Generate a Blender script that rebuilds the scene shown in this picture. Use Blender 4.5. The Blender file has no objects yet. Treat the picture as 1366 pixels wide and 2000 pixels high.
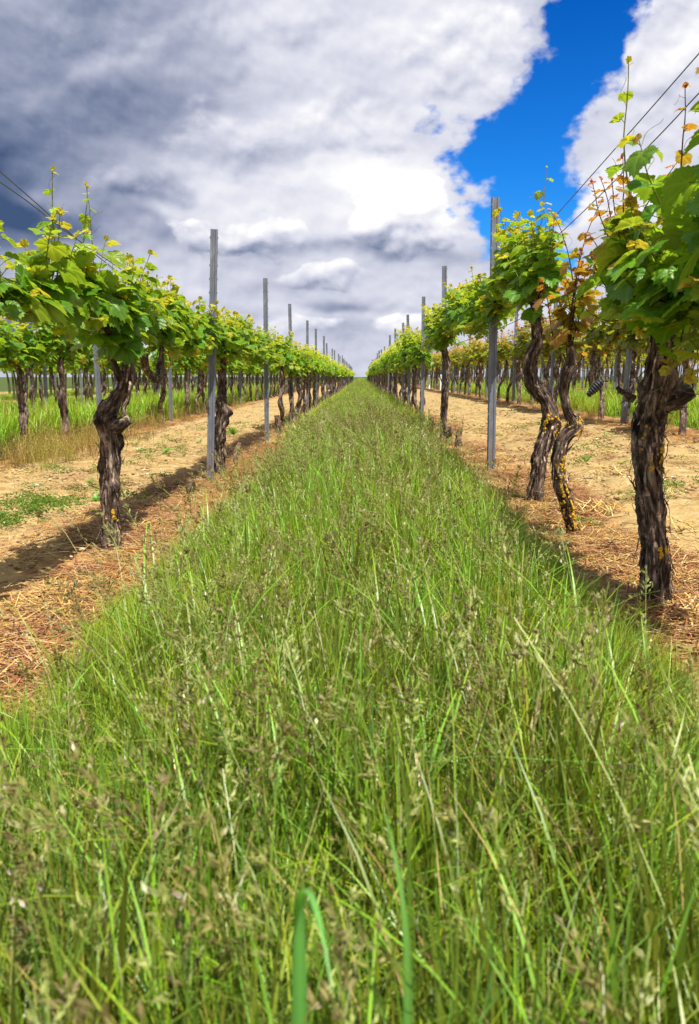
import bpy, math, random
import numpy as np
from mathutils import Vector

S = bpy.context.scene
COL = S.collection
rad = math.radians
rng = np.random.default_rng(11)

# ------------------------------------------------------------------ camera, world, sun, exposure
EYE = 0.80
cd = bpy.data.cameras.new('camera')
cam = bpy.data.objects.new('camera', cd)
COL.objects.link(cam)
cam.location = (0, 0, EYE)
cam.rotation_euler = (rad(90 - 10.02), 0, math.atan(22 / 1500))
cd.sensor_fit = 'VERTICAL'
cd.sensor_height = 36
cd.lens = 27
cd.clip_start = 0.02
cd.clip_end = 4000
cd.dof.use_dof = True
cd.dof.focus_distance = 4.2
cd.dof.aperture_fstop = 7.5
S.camera = cam

SUN_EL, SUN_AZ = rad(66), rad(148)
sd = Vector((math.sin(SUN_AZ) * math.cos(SUN_EL), math.cos(SUN_AZ) * math.cos(SUN_EL), math.sin(SUN_EL)))
sl = bpy.data.lights.new('sun', 'SUN')
sl.energy = 5.0
sl.angle = rad(0.5)
sl.color = (1.0, 0.94, 0.84)
sun = bpy.data.objects.new('sun', sl)
COL.objects.link(sun)
sun.rotation_euler = sd.to_track_quat('Z', 'Y').to_euler()

S.view_settings.view_transform = 'Standard'
S.view_settings.look = 'None'
S.view_settings.exposure = 0.85
S.view_settings.gamma = 1
S.cycles.max_bounces = 8
S.cycles.diffuse_bounces = 2
S.cycles.glossy_bounces = 2
S.cycles.transmission_bounces = 5
S.cycles.caustics_reflective = False
S.cycles.caustics_refractive = False
try:
    S.cycles.use_denoising = True
except Exception:
    pass

W = bpy.data.worlds.new('World')
S.world = W
W.use_nodes = True
nt = W.node_tree
nt.nodes.clear()


class NT:
    """small helper that writes shader node trees"""
    def __init__(s, t):
        s.t = t

    def new(s, typ, **kw):
        n = s.t.nodes.new(typ)
        for k, v in kw.items():
            setattr(n, k, v)
        return n

    def put(s, sock, v):
        if v is None:
            return
        if isinstance(v, bpy.types.NodeSocket):
            s.t.links.new(v, sock)
        else:
            sock.default_value = v

    def m(s, op, a, b=None, c=None, clamp=False):
        n = s.new('ShaderNodeMath', operation=op)
        n.use_clamp = clamp
        s.put(n.inputs[0], a); s.put(n.inputs[1], b); s.put(n.inputs[2], c)
        return n.outputs[0]

    def v(s, op, a, b=None):
        n = s.new('ShaderNodeVectorMath', operation=op)
        s.put(n.inputs[0], a)
        if b is not None:
            s.put(n.inputs[1], b)
        return n.outputs['Value'] if op in ('DOT_PRODUCT', 'LENGTH', 'DISTANCE') else n.outputs[0]

    def comb(s, x, y, z):
        n = s.new('ShaderNodeCombineXYZ')
        s.put(n.inputs[0], x); s.put(n.inputs[1], y); s.put(n.inputs[2], z)
        return n.outputs[0]

    def sep(s, v):
        n = s.new('ShaderNodeSeparateXYZ')
        s.put(n.inputs[0], v)
        return n.outputs

    def noise(s, vec, scale=1.0, detail=4.0, rough=0.55, dist=0.0, lac=2.0):
        n = s.new('ShaderNodeTexNoise')
        s.put(n.inputs['Vector'], vec)
        n.inputs['Scale'].default_value = scale
        n.inputs['Detail'].default_value = detail
        n.inputs['Roughness'].default_value = rough
        n.inputs['Distortion'].default_value = dist
        n.inputs['Lacunarity'].default_value = lac
        return n.outputs['Fac']

    def voro(s, vec, scale=1.0, feature='F1', out='Distance'):
        n = s.new('ShaderNodeTexVoronoi', feature=feature)
        s.put(n.inputs['Vector'], vec)
        n.inputs['Scale'].default_value = scale
        return n.outputs[out]

    def ramp(s, fac, stops, interp='LINEAR'):
        n = s.new('ShaderNodeValToRGB')
        n.color_ramp.interpolation = interp
        e = n.color_ramp.elements
        while len(e) < len(stops):
            e.new(0.5)
        for el, (p, c) in zip(e, stops):
            el.position = p
            el.color = (c[0], c[1], c[2], 1) if len(c) == 3 else c
        s.put(n.inputs[0], fac)
        return n.outputs[0]

    def mix(s, fac, a, b, mode='MIX'):
        n = s.new('ShaderNodeMix', data_type='RGBA', blend_type=mode)
        s.put(n.inputs[0], fac)
        for i, x in ((6, a), (7, b)):
            if isinstance(x, (tuple, list)) and len(x) == 3:
                x = (*x, 1)
            s.put(n.inputs[i], x)
        return n.outputs[2]

    def smooth(s, x, lo, hi):
        n = s.new('ShaderNodeMapRange', interpolation_type='SMOOTHSTEP')
        s.put(n.inputs[0], x)
        n.inputs[1].default_value = lo
        n.inputs[2].default_value = hi
        return n.outputs[0]


# cloud map by direction: (azimuth deg, elevation deg, half widths, weight)
GAPS = [(16.4,23.6,3.4,2.6,1.00),(14.4,20.2,3.2,2.5,1.00),(11.6,17.0,3.3,2.2,1.00),(9.4,14.3,3.9,2.2,1.05),(13.5,11.2,2.4,1.8,0.8),(12.2,12.3,2.6,1.9,0.90),(10.4,10.0,2.4,2.0,0.95),(-6.4,11.1,2.0,0.5,0.34),(5.1,17.0,1.8,0.6,0.35),(11.4,7.8,2.1,1.3,0.75),(14.8,7.0,2.2,1.1,0.6),(4.2,5.4,1.5,0.9,0.30)]
BRIGHT = [(3.4,11.8,3.9,1.9,0.40),(-0.2,14.0,4.3,2.2,0.22),(-5.1,22.0,5.2,2.1,0.25),(5.0,22.0,4.4,2.4,0.25),(6.8,18.8,3.4,1.7,0.20),(-8.2,11.7,5.4,1.9,0.15),(-2.4,16.5,7.8,2.7,0.12),(19.3,18.4,3.9,3.5,0.18),(18.5,11.8,5.0,2.4,0.12),(-20.7,11.7,1.9,0.9,0.20),(-25.0,13.2,7.4,3.4,-0.60),(-23.0,10.0,6.0,1.6,-0.42),(-19.8,21.0,10.2,2.6,-0.30),(-17.5,17.5,8.8,2.2,-0.22),(-13.2,15.9,7.0,1.4,-0.12),(-14.4,12.1,2.4,0.8,-0.22),(-14.2,10.2,2.1,0.6,-0.20),(2.0,8.9,5.4,0.7,-0.28),(-1.7,4.9,3.3,0.5,-0.30),(-6.8,9.1,2.2,0.8,-0.20),(-5.4,6.3,4.4,0.7,-0.12),(-0.2,2.8,4.8,1.1,-0.12),(3.5,3.5,2.2,0.7,0.12),(-23.8,3.2,2.6,1.3,-0.45),(-11.9,22.8,6.8,1.0,-0.12)]

HEAPS = [(-16.0,19.0,8.0,3.0,0.26,0.50,0.9),(-4.0,22.0,6.0,2.6,0.52,0.72,0.8),(6.8,20.5,5.6,3.4,0.62,0.82,0.5),(-8.5,15.6,6.5,2.2,0.46,0.72,0.7),(0.5,16.4,5.4,2.4,0.56,0.80,0.6),(-15.5,12.5,4.0,1.4,0.30,0.54,0.6),(-8.0,9.8,5.4,1.7,0.40,0.84,0.25),(17.6,11.0,6.0,1.8,0.66,0.86,0.5),(20.8,18.6,6.6,5.2,0.62,0.82,0.6),(3.4,10.9,4.9,2.5,0.40,1.06,0.18),(-3.0,6.9,4.6,0.9,0.46,0.78,0.35),(3.6,3.5,3.6,1.1,0.58,0.88,0.3),(-5.0,3.4,4.0,0.7,0.52,0.76,0.35)]


def build_world():
    g = NT(nt)
    tc = g.new('ShaderNodeTexCoord')
    d = g.v('NORMALIZE', tc.outputs['Generated'])
    x, y, z = g.sep(d)
    az = g.m('MULTIPLY', g.m('ARCTAN2', x, y), 180 / math.pi)
    el = g.m('MULTIPLY', g.m('ARCSINE', z), 180 / math.pi)
    # gentle turbulence so that no blob keeps a clean outline
    base = g.comb(g.m('MULTIPLY', az, 0.1), g.m('MULTIPLY', el, 0.14), 0.0)
    wn = g.new('ShaderNodeTexNoise')
    g.put(wn.inputs['Vector'], base)
    wn.inputs['Scale'].default_value = 2.0
    wn.inputs['Detail'].default_value = 2.5
    wn.inputs['Roughness'].default_value = 0.45
    wob = g.v('SUBTRACT', wn.outputs['Color'], (0.5, 0.5, 0.5))
    ae = g.v('ADD', g.comb(az, el, 0.0), g.v('MULTIPLY', wob, (5.5, 3.4, 0.0)))

    def blobs(lst):
        tot = None
        for a, e, ra, re, w in lst:
            q = g.v('MULTIPLY', g.v('SUBTRACT', ae, (a, e, 0)), (1 / ra, 1 / re, 0))
            t = g.m('EXPONENT', g.m('MULTIPLY', g.v('DOT_PRODUCT', q, q), -1.0))
            t = g.m('MULTIPLY', t, w)
            tot = t if tot is None else g.m('ADD', tot, t)
        return tot

    n1 = g.noise(g.v('ADD', base, (3.1, 1.7, 0)), 1.6, 6, 0.5, 0.1)
    puff = g.noise(g.v('ADD', base, (1.3, 5.2, 0)), 2.6, 5, 0.46, 0.1)
    puffu = g.noise(g.v('ADD', base, (1.3 - 0.02, 5.2 + 0.07, 0)), 2.6, 5, 0.46, 0.1)
    relief = g.m('SUBTRACT', puff, puffu)
    te = g.m('ADD', g.m('MAXIMUM', z, 0.0), 0.09)
    strata = g.noise(g.comb(g.m('DIVIDE', x, te), g.m('DIVIDE', y, te), 4.0), 0.42, 2, 0.4, 0.2)
    fine = g.noise(base, 9.0, 4, 0.5, 0.0)
    edge = g.m('ADD', g.m('MULTIPLY', g.m('SUBTRACT', n1, 0.5), 1.5), g.m('MULTIPLY', g.m('SUBTRACT', fine, 0.5), 0.95))
    blue = g.smooth(g.m('ADD', blobs(GAPS), edge), 0.34, 0.80)
    b = g.m('ADD', blobs(BRIGHT), 0.62)
    b = g.m('ADD', b, g.m('MULTIPLY', relief, 0.60))
    b = g.m('ADD', b, g.m('MULTIPLY', g.m('SUBTRACT', n1, 0.5), -0.20))
    b = g.m('ADD', b, g.m('MULTIPLY', g.m('SUBTRACT', strata, 0.5), 0.26))
    # heaped clouds in front of the layer: lit tops, grey flat feet
    for a0, e0, ra, re, lo, hi, soft in HEAPS:
        q = g.v('MULTIPLY', g.v('SUBTRACT', ae, (a0, e0, 0)), (1 / ra, 1 / re, 0))
        f = g.m('SUBTRACT', 1.0, g.v('LENGTH', q))
        f = g.m('ADD', f, g.m('ADD', g.m('MULTIPLY', g.m('SUBTRACT', puff, 0.5), 1.5), g.m('MULTIPLY', g.m('SUBTRACT', fine, 0.5), 0.45)))
        k = g.smooth(f, 0.0, soft)
        up = g.smooth(g.sep(q)[1], -0.8, 0.5)
        shade = g.m('ADD', g.m('ADD', lo, g.m('MULTIPLY', up, hi - lo)), g.m('MULTIPLY', relief, 2.0 - 1.5 * soft))
        b = g.m('ADD', g.m('MULTIPLY', b, g.m('SUBTRACT', 1.0, k)), g.m('MULTIPLY', shade, k))
    cloud = g.ramp(b, [(0.0, (0.055, 0.095, 0.20)), (0.22, (0.17, 0.215, 0.34)), (0.44, (0.39, 0.42, 0.55)), (0.66, (0.67, 0.685, 0.79)), (0.95, (1.0, 0.99, 1.0))])
    sky = g.new('ShaderNodeTexSky', sky_type='NISHITA')
    sky.sun_disc = False
    sky.sun_elevation = SUN_EL
    sky.sun_rotation = SUN_AZ
    sky.altitude = 200
    sky.air_density = 1.0
    sky.dust_density = 0.3
    sky.ozone_density = 3.0
    tint = g.mix(1.0, sky.outputs[0], g.ramp(g.m('DIVIDE', el, 30.0), [(0.2, (0.14, 0.60, 1.0)), (0.45, (0.055, 0.47, 0.98)), (0.8, (0.010, 0.30, 0.80))]), 'MULTIPLY')
    bg_s = g.new('ShaderNodeBackground')
    g.put(bg_s.inputs[0], tint)
    bg_s.inputs[1].default_value = 0.098
    bg_c = g.new('ShaderNodeBackground')
    g.put(bg_c.inputs[0], cloud)
    bg_c.inputs[1].default_value = 0.58
    mx = g.new('ShaderNodeMixShader')
    g.put(mx.inputs[0], blue)
    nt.links.new(bg_c.outputs[0], mx.inputs[1])
    nt.links.new(bg_s.outputs[0], mx.inputs[2])
    out = g.new('ShaderNodeOutputWorld')
    nt.links.new(mx.outputs[0], out.inputs[0])


build_world()
W.cycles.sampling_method = 'MANUAL'
W.cycles.sample_map_resolution = 512


# ------------------------------------------------------------------ numpy helpers
def vn(p, seed=0):
    p = np.asarray(p, float)
    i = np.floor(p).astype(np.int64)
    f = p - i
    u = f * f * (3 - 2 * f)

    def h(dx, dy, dz):
        n = (i[..., 0] + dx) * 374761393 + (i[..., 1] + dy) * 668265263 + (i[..., 2] + dz) * 974634777 + seed * 1013904223
        n = (n ^ (n >> 13)) * 1274126177
        n = n ^ (n >> 16)
        return (n & 0xffff) / 65535.0
    r = 0
    for dx in (0, 1):
        for dy in (0, 1):
            for dz in (0, 1):
                w = (u[..., 0] if dx else 1 - u[..., 0]) * (u[..., 1] if dy else 1 - u[..., 1]) * (u[..., 2] if dz else 1 - u[..., 2])
                r = r + w * h(dx, dy, dz)
    return r


def fbm(p, oct=4, seed=0):
    p = np.asarray(p, float)
    a, s, t = 0.5, 0, 0
    for k in range(oct):
        s = s + a * vn(p, seed + k)
        t += a
        p = p * 2.03
        a *= 0.5
    return s / t


def unit(v):
    v = np.asarray(v, float)
    return v / np.maximum(np.linalg.norm(v, axis=-1, keepdims=True), 1e-9)


class MB:
    """collects faces; build() links them as one mesh object"""
    def __init__(s):
        s.v, s.c, s.st, s.q, s.t, s.n = [], [], [], [], [], 0

    def add(s, v, quads=None, tris=None, col=(1, 1, 1), st=None):
        v = np.asarray(v, float).reshape(-1, 3)
        c = np.broadcast_to(np.asarray(col, float), (len(v), 3))
        s.v.append(v); s.c.append(c)
        s.st.append(np.zeros((len(v), 3)) if st is None else np.asarray(st, float).reshape(-1, 3))
        if quads is not None and len(quads):
            s.q.append(np.asarray(quads, np.int64).reshape(-1, 4) + s.n)
        if tris is not None and len(tris):
            s.t.append(np.asarray(tris, np.int64).reshape(-1, 3) + s.n)
        s.n += len(v)

    def arrays(s):
        q = np.concatenate(s.q) if s.q else np.zeros((0, 4), np.int64)
        t = np.concatenate(s.t) if s.t else np.zeros((0, 3), np.int64)
        return np.concatenate(s.v), q, t, np.concatenate(s.c), np.concatenate(s.st)

    def mesh(s, name, mat, smooth=True):
        v, q, t, c, st = s.arrays()
        me = bpy.data.meshes.new(name)
        me.vertices.add(len(v))
        me.vertices.foreach_set('co', v.astype(np.float32).ravel())
        nl = len(q) * 4 + len(t) * 3
        me.loops.add(nl)
        me.loops.foreach_set('vertex_index', np.concatenate([q.ravel(), t.ravel()]).astype(np.int32))
        me.polygons.add(len(q) + len(t))
        ls = np.concatenate([np.arange(len(q)) * 4, len(q) * 4 + np.arange(len(t)) * 3]).astype(np.int32)
        me.polygons.foreach_set('loop_start', ls)
        me.polygons.foreach_set('use_smooth', np.full(len(q) + len(t), smooth))
        me.update(calc_edges=True)
        a = me.attributes.new('col', 'FLOAT_COLOR', 'POINT')
        a.data.foreach_set('color', np.concatenate([c, np.ones((len(c), 1))], 1).astype(np.float32).ravel())
        b = me.attributes.new('st', 'FLOAT_VECTOR', 'POINT')
        b.data.foreach_set('vector', st.astype(np.float32).ravel())
        if mat:
            me.materials.append(mat)
        return me

    def build(s, name, mat, parent=None, smooth=True, loc=None):
        o = bpy.data.objects.new(name, s.mesh(name, mat, smooth))
        COL.objects.link(o)
        if parent is not None:
            o.parent = parent
        if loc is not None:
            o.location = loc
        return o


def tag(o, label=None, cat=None, group=None, kind=None):
    for k, v in (('label', label), ('category', cat), ('group', group), ('kind', kind)):
        if v:
            o[k] = v
    return o


def empty(name, loc):
    o = bpy.data.objects.new(name, None)
    o.empty_display_size = 0.1
    COL.objects.link(o)
    o.location = loc
    return o


def copy_tree(o, loc, rz=0.0, sc=(1, 1, 1)):
    c = o.copy()
    COL.objects.link(c)
    c.location = loc
    c.rotation_euler = (0, 0, rz)
    c.scale = sc
    for ch in list(o.children):
        k = ch.copy()
        COL.objects.link(k)
        k.parent = c
    return c


def ribbon_tube(mb, pts, r, sides=5, col=(1, 1, 1), cap=True):
    """tube along a polyline with per point radius"""
    pts = np.asarray(pts, float)
    n = len(pts)
    r = np.broadcast_to(np.asarray(r, float), (n,))
    tg = unit(np.gradient(pts, axis=0))
    ref = np.array([0.0, 0, 1]) if abs(tg[0, 2]) < 0.8 else np.array([1.0, 0, 0])
    a = unit(np.cross(tg, ref)); b = np.cross(tg, a)
    th = np.arange(sides) / sides * 2 * math.pi
    ring = pts[:, None] + r[:, None, None] * (np.cos(th)[None, :, None] * a[:, None] + np.sin(th)[None, :, None] * b[:, None])
    i = np.arange(n - 1)[:, None] * sides
    j = np.arange(sides)[None]
    j2 = (j + 1) % sides
    q = np.stack([i + j, i + j2, i + sides + j2, i + sides + j], -1).reshape(-1, 4)
    c = np.asarray(col, float)
    if c.ndim == 2 and len(c) == n:
        c = np.repeat(c, sides, axis=0)
    L = np.concatenate([[0], np.cumsum(np.linalg.norm(np.diff(pts, axis=0), axis=1))])
    st = np.stack([np.cos(th)[None] * r[:, None], np.sin(th)[None] * r[:, None], np.repeat(L[:, None], sides, 1)], -1)
    mb.add(ring.reshape(-1, 3), q, None, c, st.reshape(-1, 3))
    if cap:
        for k, fl in ((0, True), (n - 1, False)):
            ids = np.arange(sides)
            tri = np.stack([np.full(sides, sides), ids, (ids + 1) % sides], -1)
            if fl:
                tri = tri[:, ::-1]
            cc = c if c.ndim == 1 else c[k * sides]
            mb.add(np.concatenate([ring[k], pts[k:k + 1]]), None, tri, cc, np.concatenate([st[k], [[0, 0, L[k]]]]))


def spline(P, m):
    """Catmull-Rom through rows of P (any columns)"""
    P = np.asarray(P, float)
    Q = np.concatenate([2 * P[:1] - P[1:2], P, 2 * P[-1:] - P[-2:-1]])
    u = np.linspace(0, len(P) - 1, m)
    i = np.minimum(u.astype(int), len(P) - 2)
    t = (u - i)[:, None]
    a, b, c, d = Q[i], Q[i + 1], Q[i + 2], Q[i + 3]
    return 0.5 * (2 * b + (c - a) * t + (2 * a - 5 * b + 4 * c - d) * t ** 2 + (3 * b - a - 3 * c + d) * t ** 3)


# ------------------------------------------------------------------ materials
def material(name):
    m = bpy.data.materials.new(name)
    m.use_nodes = True
    m.node_tree.nodes.clear()
    return m, NT(m.node_tree)


def finish(g, shader, bump=None):
    o = g.new('ShaderNodeOutputMaterial')
    g.t.links.new(shader, o.inputs[0])


def bump(g, h, strength, dist):
    n = g.new('ShaderNodeBump')
    n.inputs['Strength'].default_value = strength
    n.inputs['Distance'].default_value = dist
    g.put(n.inputs['Height'], h)
    return n.outputs[0]


def principled(g, col, rough, normal=None, spec=0.5, metal=0.0):
    n = g.new('ShaderNodeBsdfPrincipled')
    g.put(n.inputs['Base Color'], (*col, 1) if isinstance(col, tuple) and len(col) == 3 else col)
    g.put(n.inputs['Roughness'], rough)
    g.put(n.inputs['Metallic'], metal)
    n.inputs['Specular IOR Level'].default_value = spec
    if normal is not None:
        g.put(n.inputs['Normal'], normal)
    return n.outputs[0]


def attr(g, name, out='Color'):
    n = g.new('ShaderNodeAttribute')
    n.attribute_name = name
    return n.outputs[out]


def leafy(name, rough, spec, trans, tcol, var, bumpy):
    m, g = material(name)
    c = attr(g, 'col')
    oi = g.new('ShaderNodeObjectInfo')
    geo = g.new('ShaderNodeNewGeometry')
    r = oi.outputs['Random'] if var else 0.5
    hsv = g.new('ShaderNodeHueSaturation')
    g.put(hsv.inputs['Color'], c)
    if var:
        g.put(hsv.inputs['Hue'], g.m('ADD', 0.5 - var * 0.06, g.m('MULTIPLY', r, var * 0.12)))
        g.put(hsv.inputs['Value'], g.m('ADD', 1 - var * 0.5, g.m('MULTIPLY', oi.outputs['Random'], var)))
    col = hsv.outputs[0]
    tc = g.new('ShaderNodeTexCoord')
    nrm = None
    if bumpy:
        n = g.noise(tc.outputs['Object'], 90, 3, 0.6)
        col = g.mix(1.0, col, g.ramp(g.noise(tc.outputs['Object'], 35, 3, 0.6), [(0.3, (0.78, 0.8, 0.7)), (0.7, (1.15, 1.12, 1.1))]), 'MULTIPLY')
        nrm = bump(g, n, 0.5, 0.004)
        pale = g.mix(0.35, col, (0.22, 0.30, 0.10))
        col = g.mix(geo.outputs['Backfacing'], col, pale)
    p = principled(g, col, rough, nrm, spec)
    t = g.new('ShaderNodeBsdfTranslucent')
    g.put(t.inputs[0], g.mix(1.0, col, tcol, 'MULTIPLY'))
    mx = g.new('ShaderNodeMixShader')
    mx.inputs[0].default_value = trans
    g.t.links.new(p, mx.inputs[1])
    g.t.links.new(t.outputs[0], mx.inputs[2])
    finish(g, mx.outputs[0])
    return m


M_LEAF = leafy('vine_leaf', 0.36, 0.42, 0.48, (2.1, 1.75, 0.5), 0.0, True)
M_GRASS = leafy('grass_blade', 0.38, 0.40, 0.20, (1.8, 1.5, 0.35), 0.55, False)
M_WEED = leafy('weed_leaf', 0.45, 0.4, 0.35, (1.6, 1.5, 0.5), 0.3, False)
M_DRY = leafy('dry_straw', 0.6, 0.25, 0.25, (1.3, 1.1, 0.8), 0.6, False)


def bark_mat():
    m, g = material('vine_bark')
    st = attr(g, 'st', 'Vector')
    v = g.v('MULTIPLY', st, (70, 70, 15))
    n1 = g.noise(v, 1.0, 6, 0.65, 0.6)
    n2 = g.noise(g.v('MULTIPLY', st, (20, 20, 12)), 1.0, 4, 0.6, 0.3)
    n3 = g.noise(g.v('MULTIPLY', st, (280, 280, 60)), 1.0, 4, 0.7, 0.4)
    c = g.ramp(n1, [(0.30, (0.014, 0.010, 0.008)), (0.44, (0.065, 0.048, 0.038)), (0.55, (0.18, 0.145, 0.12)), (0.66, (0.44, 0.385, 0.34))])
    c2 = g.ramp(n2, [(0.36, (0.30, 0.26, 0.24)), (0.64, (1.6, 1.45, 1.35))])
    c = g.mix(1.0, c, c2, 'MULTIPLY')
    c = g.mix(0.55, c, g.ramp(n3, [(0.3, (0.3, 0.27, 0.25)), (0.7, (1.5, 1.45, 1.4))]), 'MULTIPLY')
    c = g.mix(1.0, c, attr(g, 'col'), 'MULTIPLY')
    h = g.m('ADD', g.m('MULTIPLY', n1, 1.0), g.m('MULTIPLY', n3, 0.35))
    finish(g, principled(g, c, 0.85, bump(g, h, 0.9, 0.012), 0.25))
    return m


def lichen_mat():
    m, g = material('lichen')
    tc = g.new('ShaderNodeTexCoord')
    n = g.noise(tc.outputs['Object'], 160, 3, 0.6)
    c = g.ramp(n, [(0.3, (0.36, 0.195, 0.015)), (0.6, (0.60, 0.37, 0.025))])
    finish(g, principled(g, c, 0.85, bump(g, n, 0.8, 0.004), 0.2))
    return m


def zinc_mat():
    m, g = material('galvanised_steel')
    tc = g.new('ShaderNodeTexCoord')
    v = tc.outputs['Object']
    n = g.noise(g.v('MULTIPLY', v, (22, 22, 9)), 1.0, 5, 0.6)
    n2 = g.voro(g.v('MULTIPLY', v, (1, 1, 0.6)), 90)
    c = g.ramp(n, [(0.3, (0.105, 0.118, 0.150)), (0.55, (0.150, 0.165, 0.200)), (0.75, (0.225, 0.24, 0.275))])
    c = g.mix(0.25, c, g.ramp(n2, [(0.0, (0.8, 0.8, 0.8)), (0.6, (1.2, 1.2, 1.2))]), 'MULTIPLY')
    z = g.sep(v)[2]
    dirt = g.m('MULTIPLY', g.smooth(z, 0.35, 0.0), g.smooth(g.noise(v, 22, 4, 0.6), 0.35, 0.65))
    c = g.mix(g.m('MULTIPLY', dirt, 0.45), c, (0.36, 0.25, 0.14))
    finish(g, principled(g, c, g.ramp(n, [(0.3, (0.65,) * 3), (0.7, (0.48,) * 3)]), None, 0.5, 0.25))
    return m


def plain_mat(name, col, rough, metal=0.0, var=0.25, scale=30):
    m, g = material(name)
    tc = g.new('ShaderNodeTexCoord')
    n = g.noise(tc.outputs['Object'], scale, 4, 0.6)
    a = tuple(x * (1 - var) for x in col); b = tuple(min(1, x * (1 + var)) for x in col)
    finish(g, principled(g, g.ramp(n, [(0.3, a), (0.7, b)]), rough, bump(g, n, 0.3, 0.003), 0.4, metal))
    return m


def soil_mat():
    m, g = material('sandy_soil')
    geo = g.new('ShaderNodeNewGeometry')
    p = geo.outputs['Position']
    big = g.noise(p, 0.8, 4, 0.6)
    mid = g.noise(p, 9, 6, 0.65, 0.2)
    fine = g.noise(p, 70, 4, 0.7)
    c = g.ramp(mid, [(0.28, (0.200, 0.126, 0.050)), (0.48, (0.330, 0.236, 0.102)), (0.68, (0.43, 0.325, 0.160))])
    c = g.mix(1.0, c, g.ramp(big, [(0.3, (0.82, 0.80, 0.76)), (0.7, (1.10, 1.08, 1.04))]), 'MULTIPLY')
    c = g.mix(0.7, c, g.ramp(fine, [(0.25, (0.66, 0.62, 0.58)), (0.5, (1.0, 1.0, 1.0)), (0.8, (1.22, 1.22, 1.2))]), 'MULTIPLY')
    # pale chips of limestone
    vo = g.new('ShaderNodeTexVoronoi', feature='F1')
    g.put(vo.inputs['Vector'], p)
    vo.inputs['Scale'].default_value = 26
    pick = g.m('GREATER_THAN', g.sep(vo.outputs['Color'])[0], 0.86)
    chip = g.m('MULTIPLY', pick, g.m('LESS_THAN', vo.outputs['Distance'], 0.23))
    c = g.mix(chip, c, (0.52, 0.43, 0.30))
    # rows of herbicide strip: rust brown litter stain; grass alleys: green brown underlay
    cov = attr(g, 'col')
    r_, g_, b_ = g.sep(cov)
    edge = g.noise(p, 5, 4, 0.6)
    k1 = g.smooth(g.m('ADD', r_, g.m('MULTIPLY', g.m('SUBTRACT', edge, 0.5), 0.9)), 0.35, 0.75)
    rust = g.ramp(g.noise(p, 24, 5, 0.7), [(0.3, (0.10, 0.045, 0.016)), (0.5, (0.27, 0.13, 0.04)), (0.7, (0.42, 0.24, 0.085))])
    c = g.mix(g.m('MULTIPLY', k1, 0.8), c, rust)
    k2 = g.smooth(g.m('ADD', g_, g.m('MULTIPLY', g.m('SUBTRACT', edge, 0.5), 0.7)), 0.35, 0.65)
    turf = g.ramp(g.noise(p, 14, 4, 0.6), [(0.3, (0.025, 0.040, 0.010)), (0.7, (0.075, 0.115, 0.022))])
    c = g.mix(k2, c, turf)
    h = g.m('ADD', g.m('MULTIPLY', mid, 1.0), g.m('MULTIPLY', fine, 0.3))
    h = g.m('ADD', h, g.m('MULTIPLY', chip, 0.25))
    finish(g, principled(g, c, 0.95, bump(g, h, 0.85, 0.03), 0.15))
    return m


M_BARK, M_LICHEN, M_ZINC, M_SOIL = bark_mat(), lichen_mat(), zinc_mat(), soil_mat()
M_WIRE = plain_mat('wire_steel', (0.10, 0.10, 0.11), 0.5, 0.6)
M_STONE = plain_mat('limestone', (0.60, 0.54, 0.44), 0.9)
M_CLOD = plain_mat('soil_clod', (0.30, 0.21, 0.092), 0.95, 0, 0.35, 60)
M_BLACK = plain_mat('black_rubber', (0.03, 0.03, 0.032), 0.5, 0, 0.4, 90)
M_WHITE = plain_mat('white_plastic', (0.80, 0.80, 0.80), 0.5, 0, 0.06)
M_TWIG = plain_mat('dry_twig', (0.16, 0.095, 0.05), 0.9, 0, 0.4, 50)

# ------------------------------------------------------------------ ground
ROWS_L = [-1.19 - 2.13 * k for k in range(9)]
ROWS_R = [1.00 + 2.13 * k for k in range(9)]
GX = [-400, -40, -8, -3.3, -1.9, -1.2, -0.4, 0.3, 1.0, 1.9, 3.13, 5.3, 8, 40, 400]
GZ = [0.0, 0.0, 0.0, 0.02, 0.0, -0.04, -0.01, 0.02, 0.065, 0.15, 0.25, 0.34, 0.4, 0.4, 0.4]


def ground_z(x, y):
    x = np.asarray(x, float); y = np.asarray(y, float)
    z = np.interp(x, GX, GZ)
    z = np.where((x > 0) & (x < 1.9), z * np.clip((y - 1.4) / 2.6, 0.0, 1), z)
    far = np.clip((np.abs(y) - 4) / 40, 0, 1)
    z = z + 0.024 * (fbm(np.stack([x * 0.6, y * 0.35, x * 0 + 3], -1), 2, 5) - 0.5) * (1 - far)
    return z


def gz(x, y):
    return float(ground_z(np.array([x]), np.array([y]))[0])


def axis(a, b, step, far, growth=1.16):
    core = np.arange(a, b + 1e-6, step)
    out, s, p = [], step, b
    while p < far:
        s *= growth; p += s; out.append(p)
    return core, np.array(out)


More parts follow.
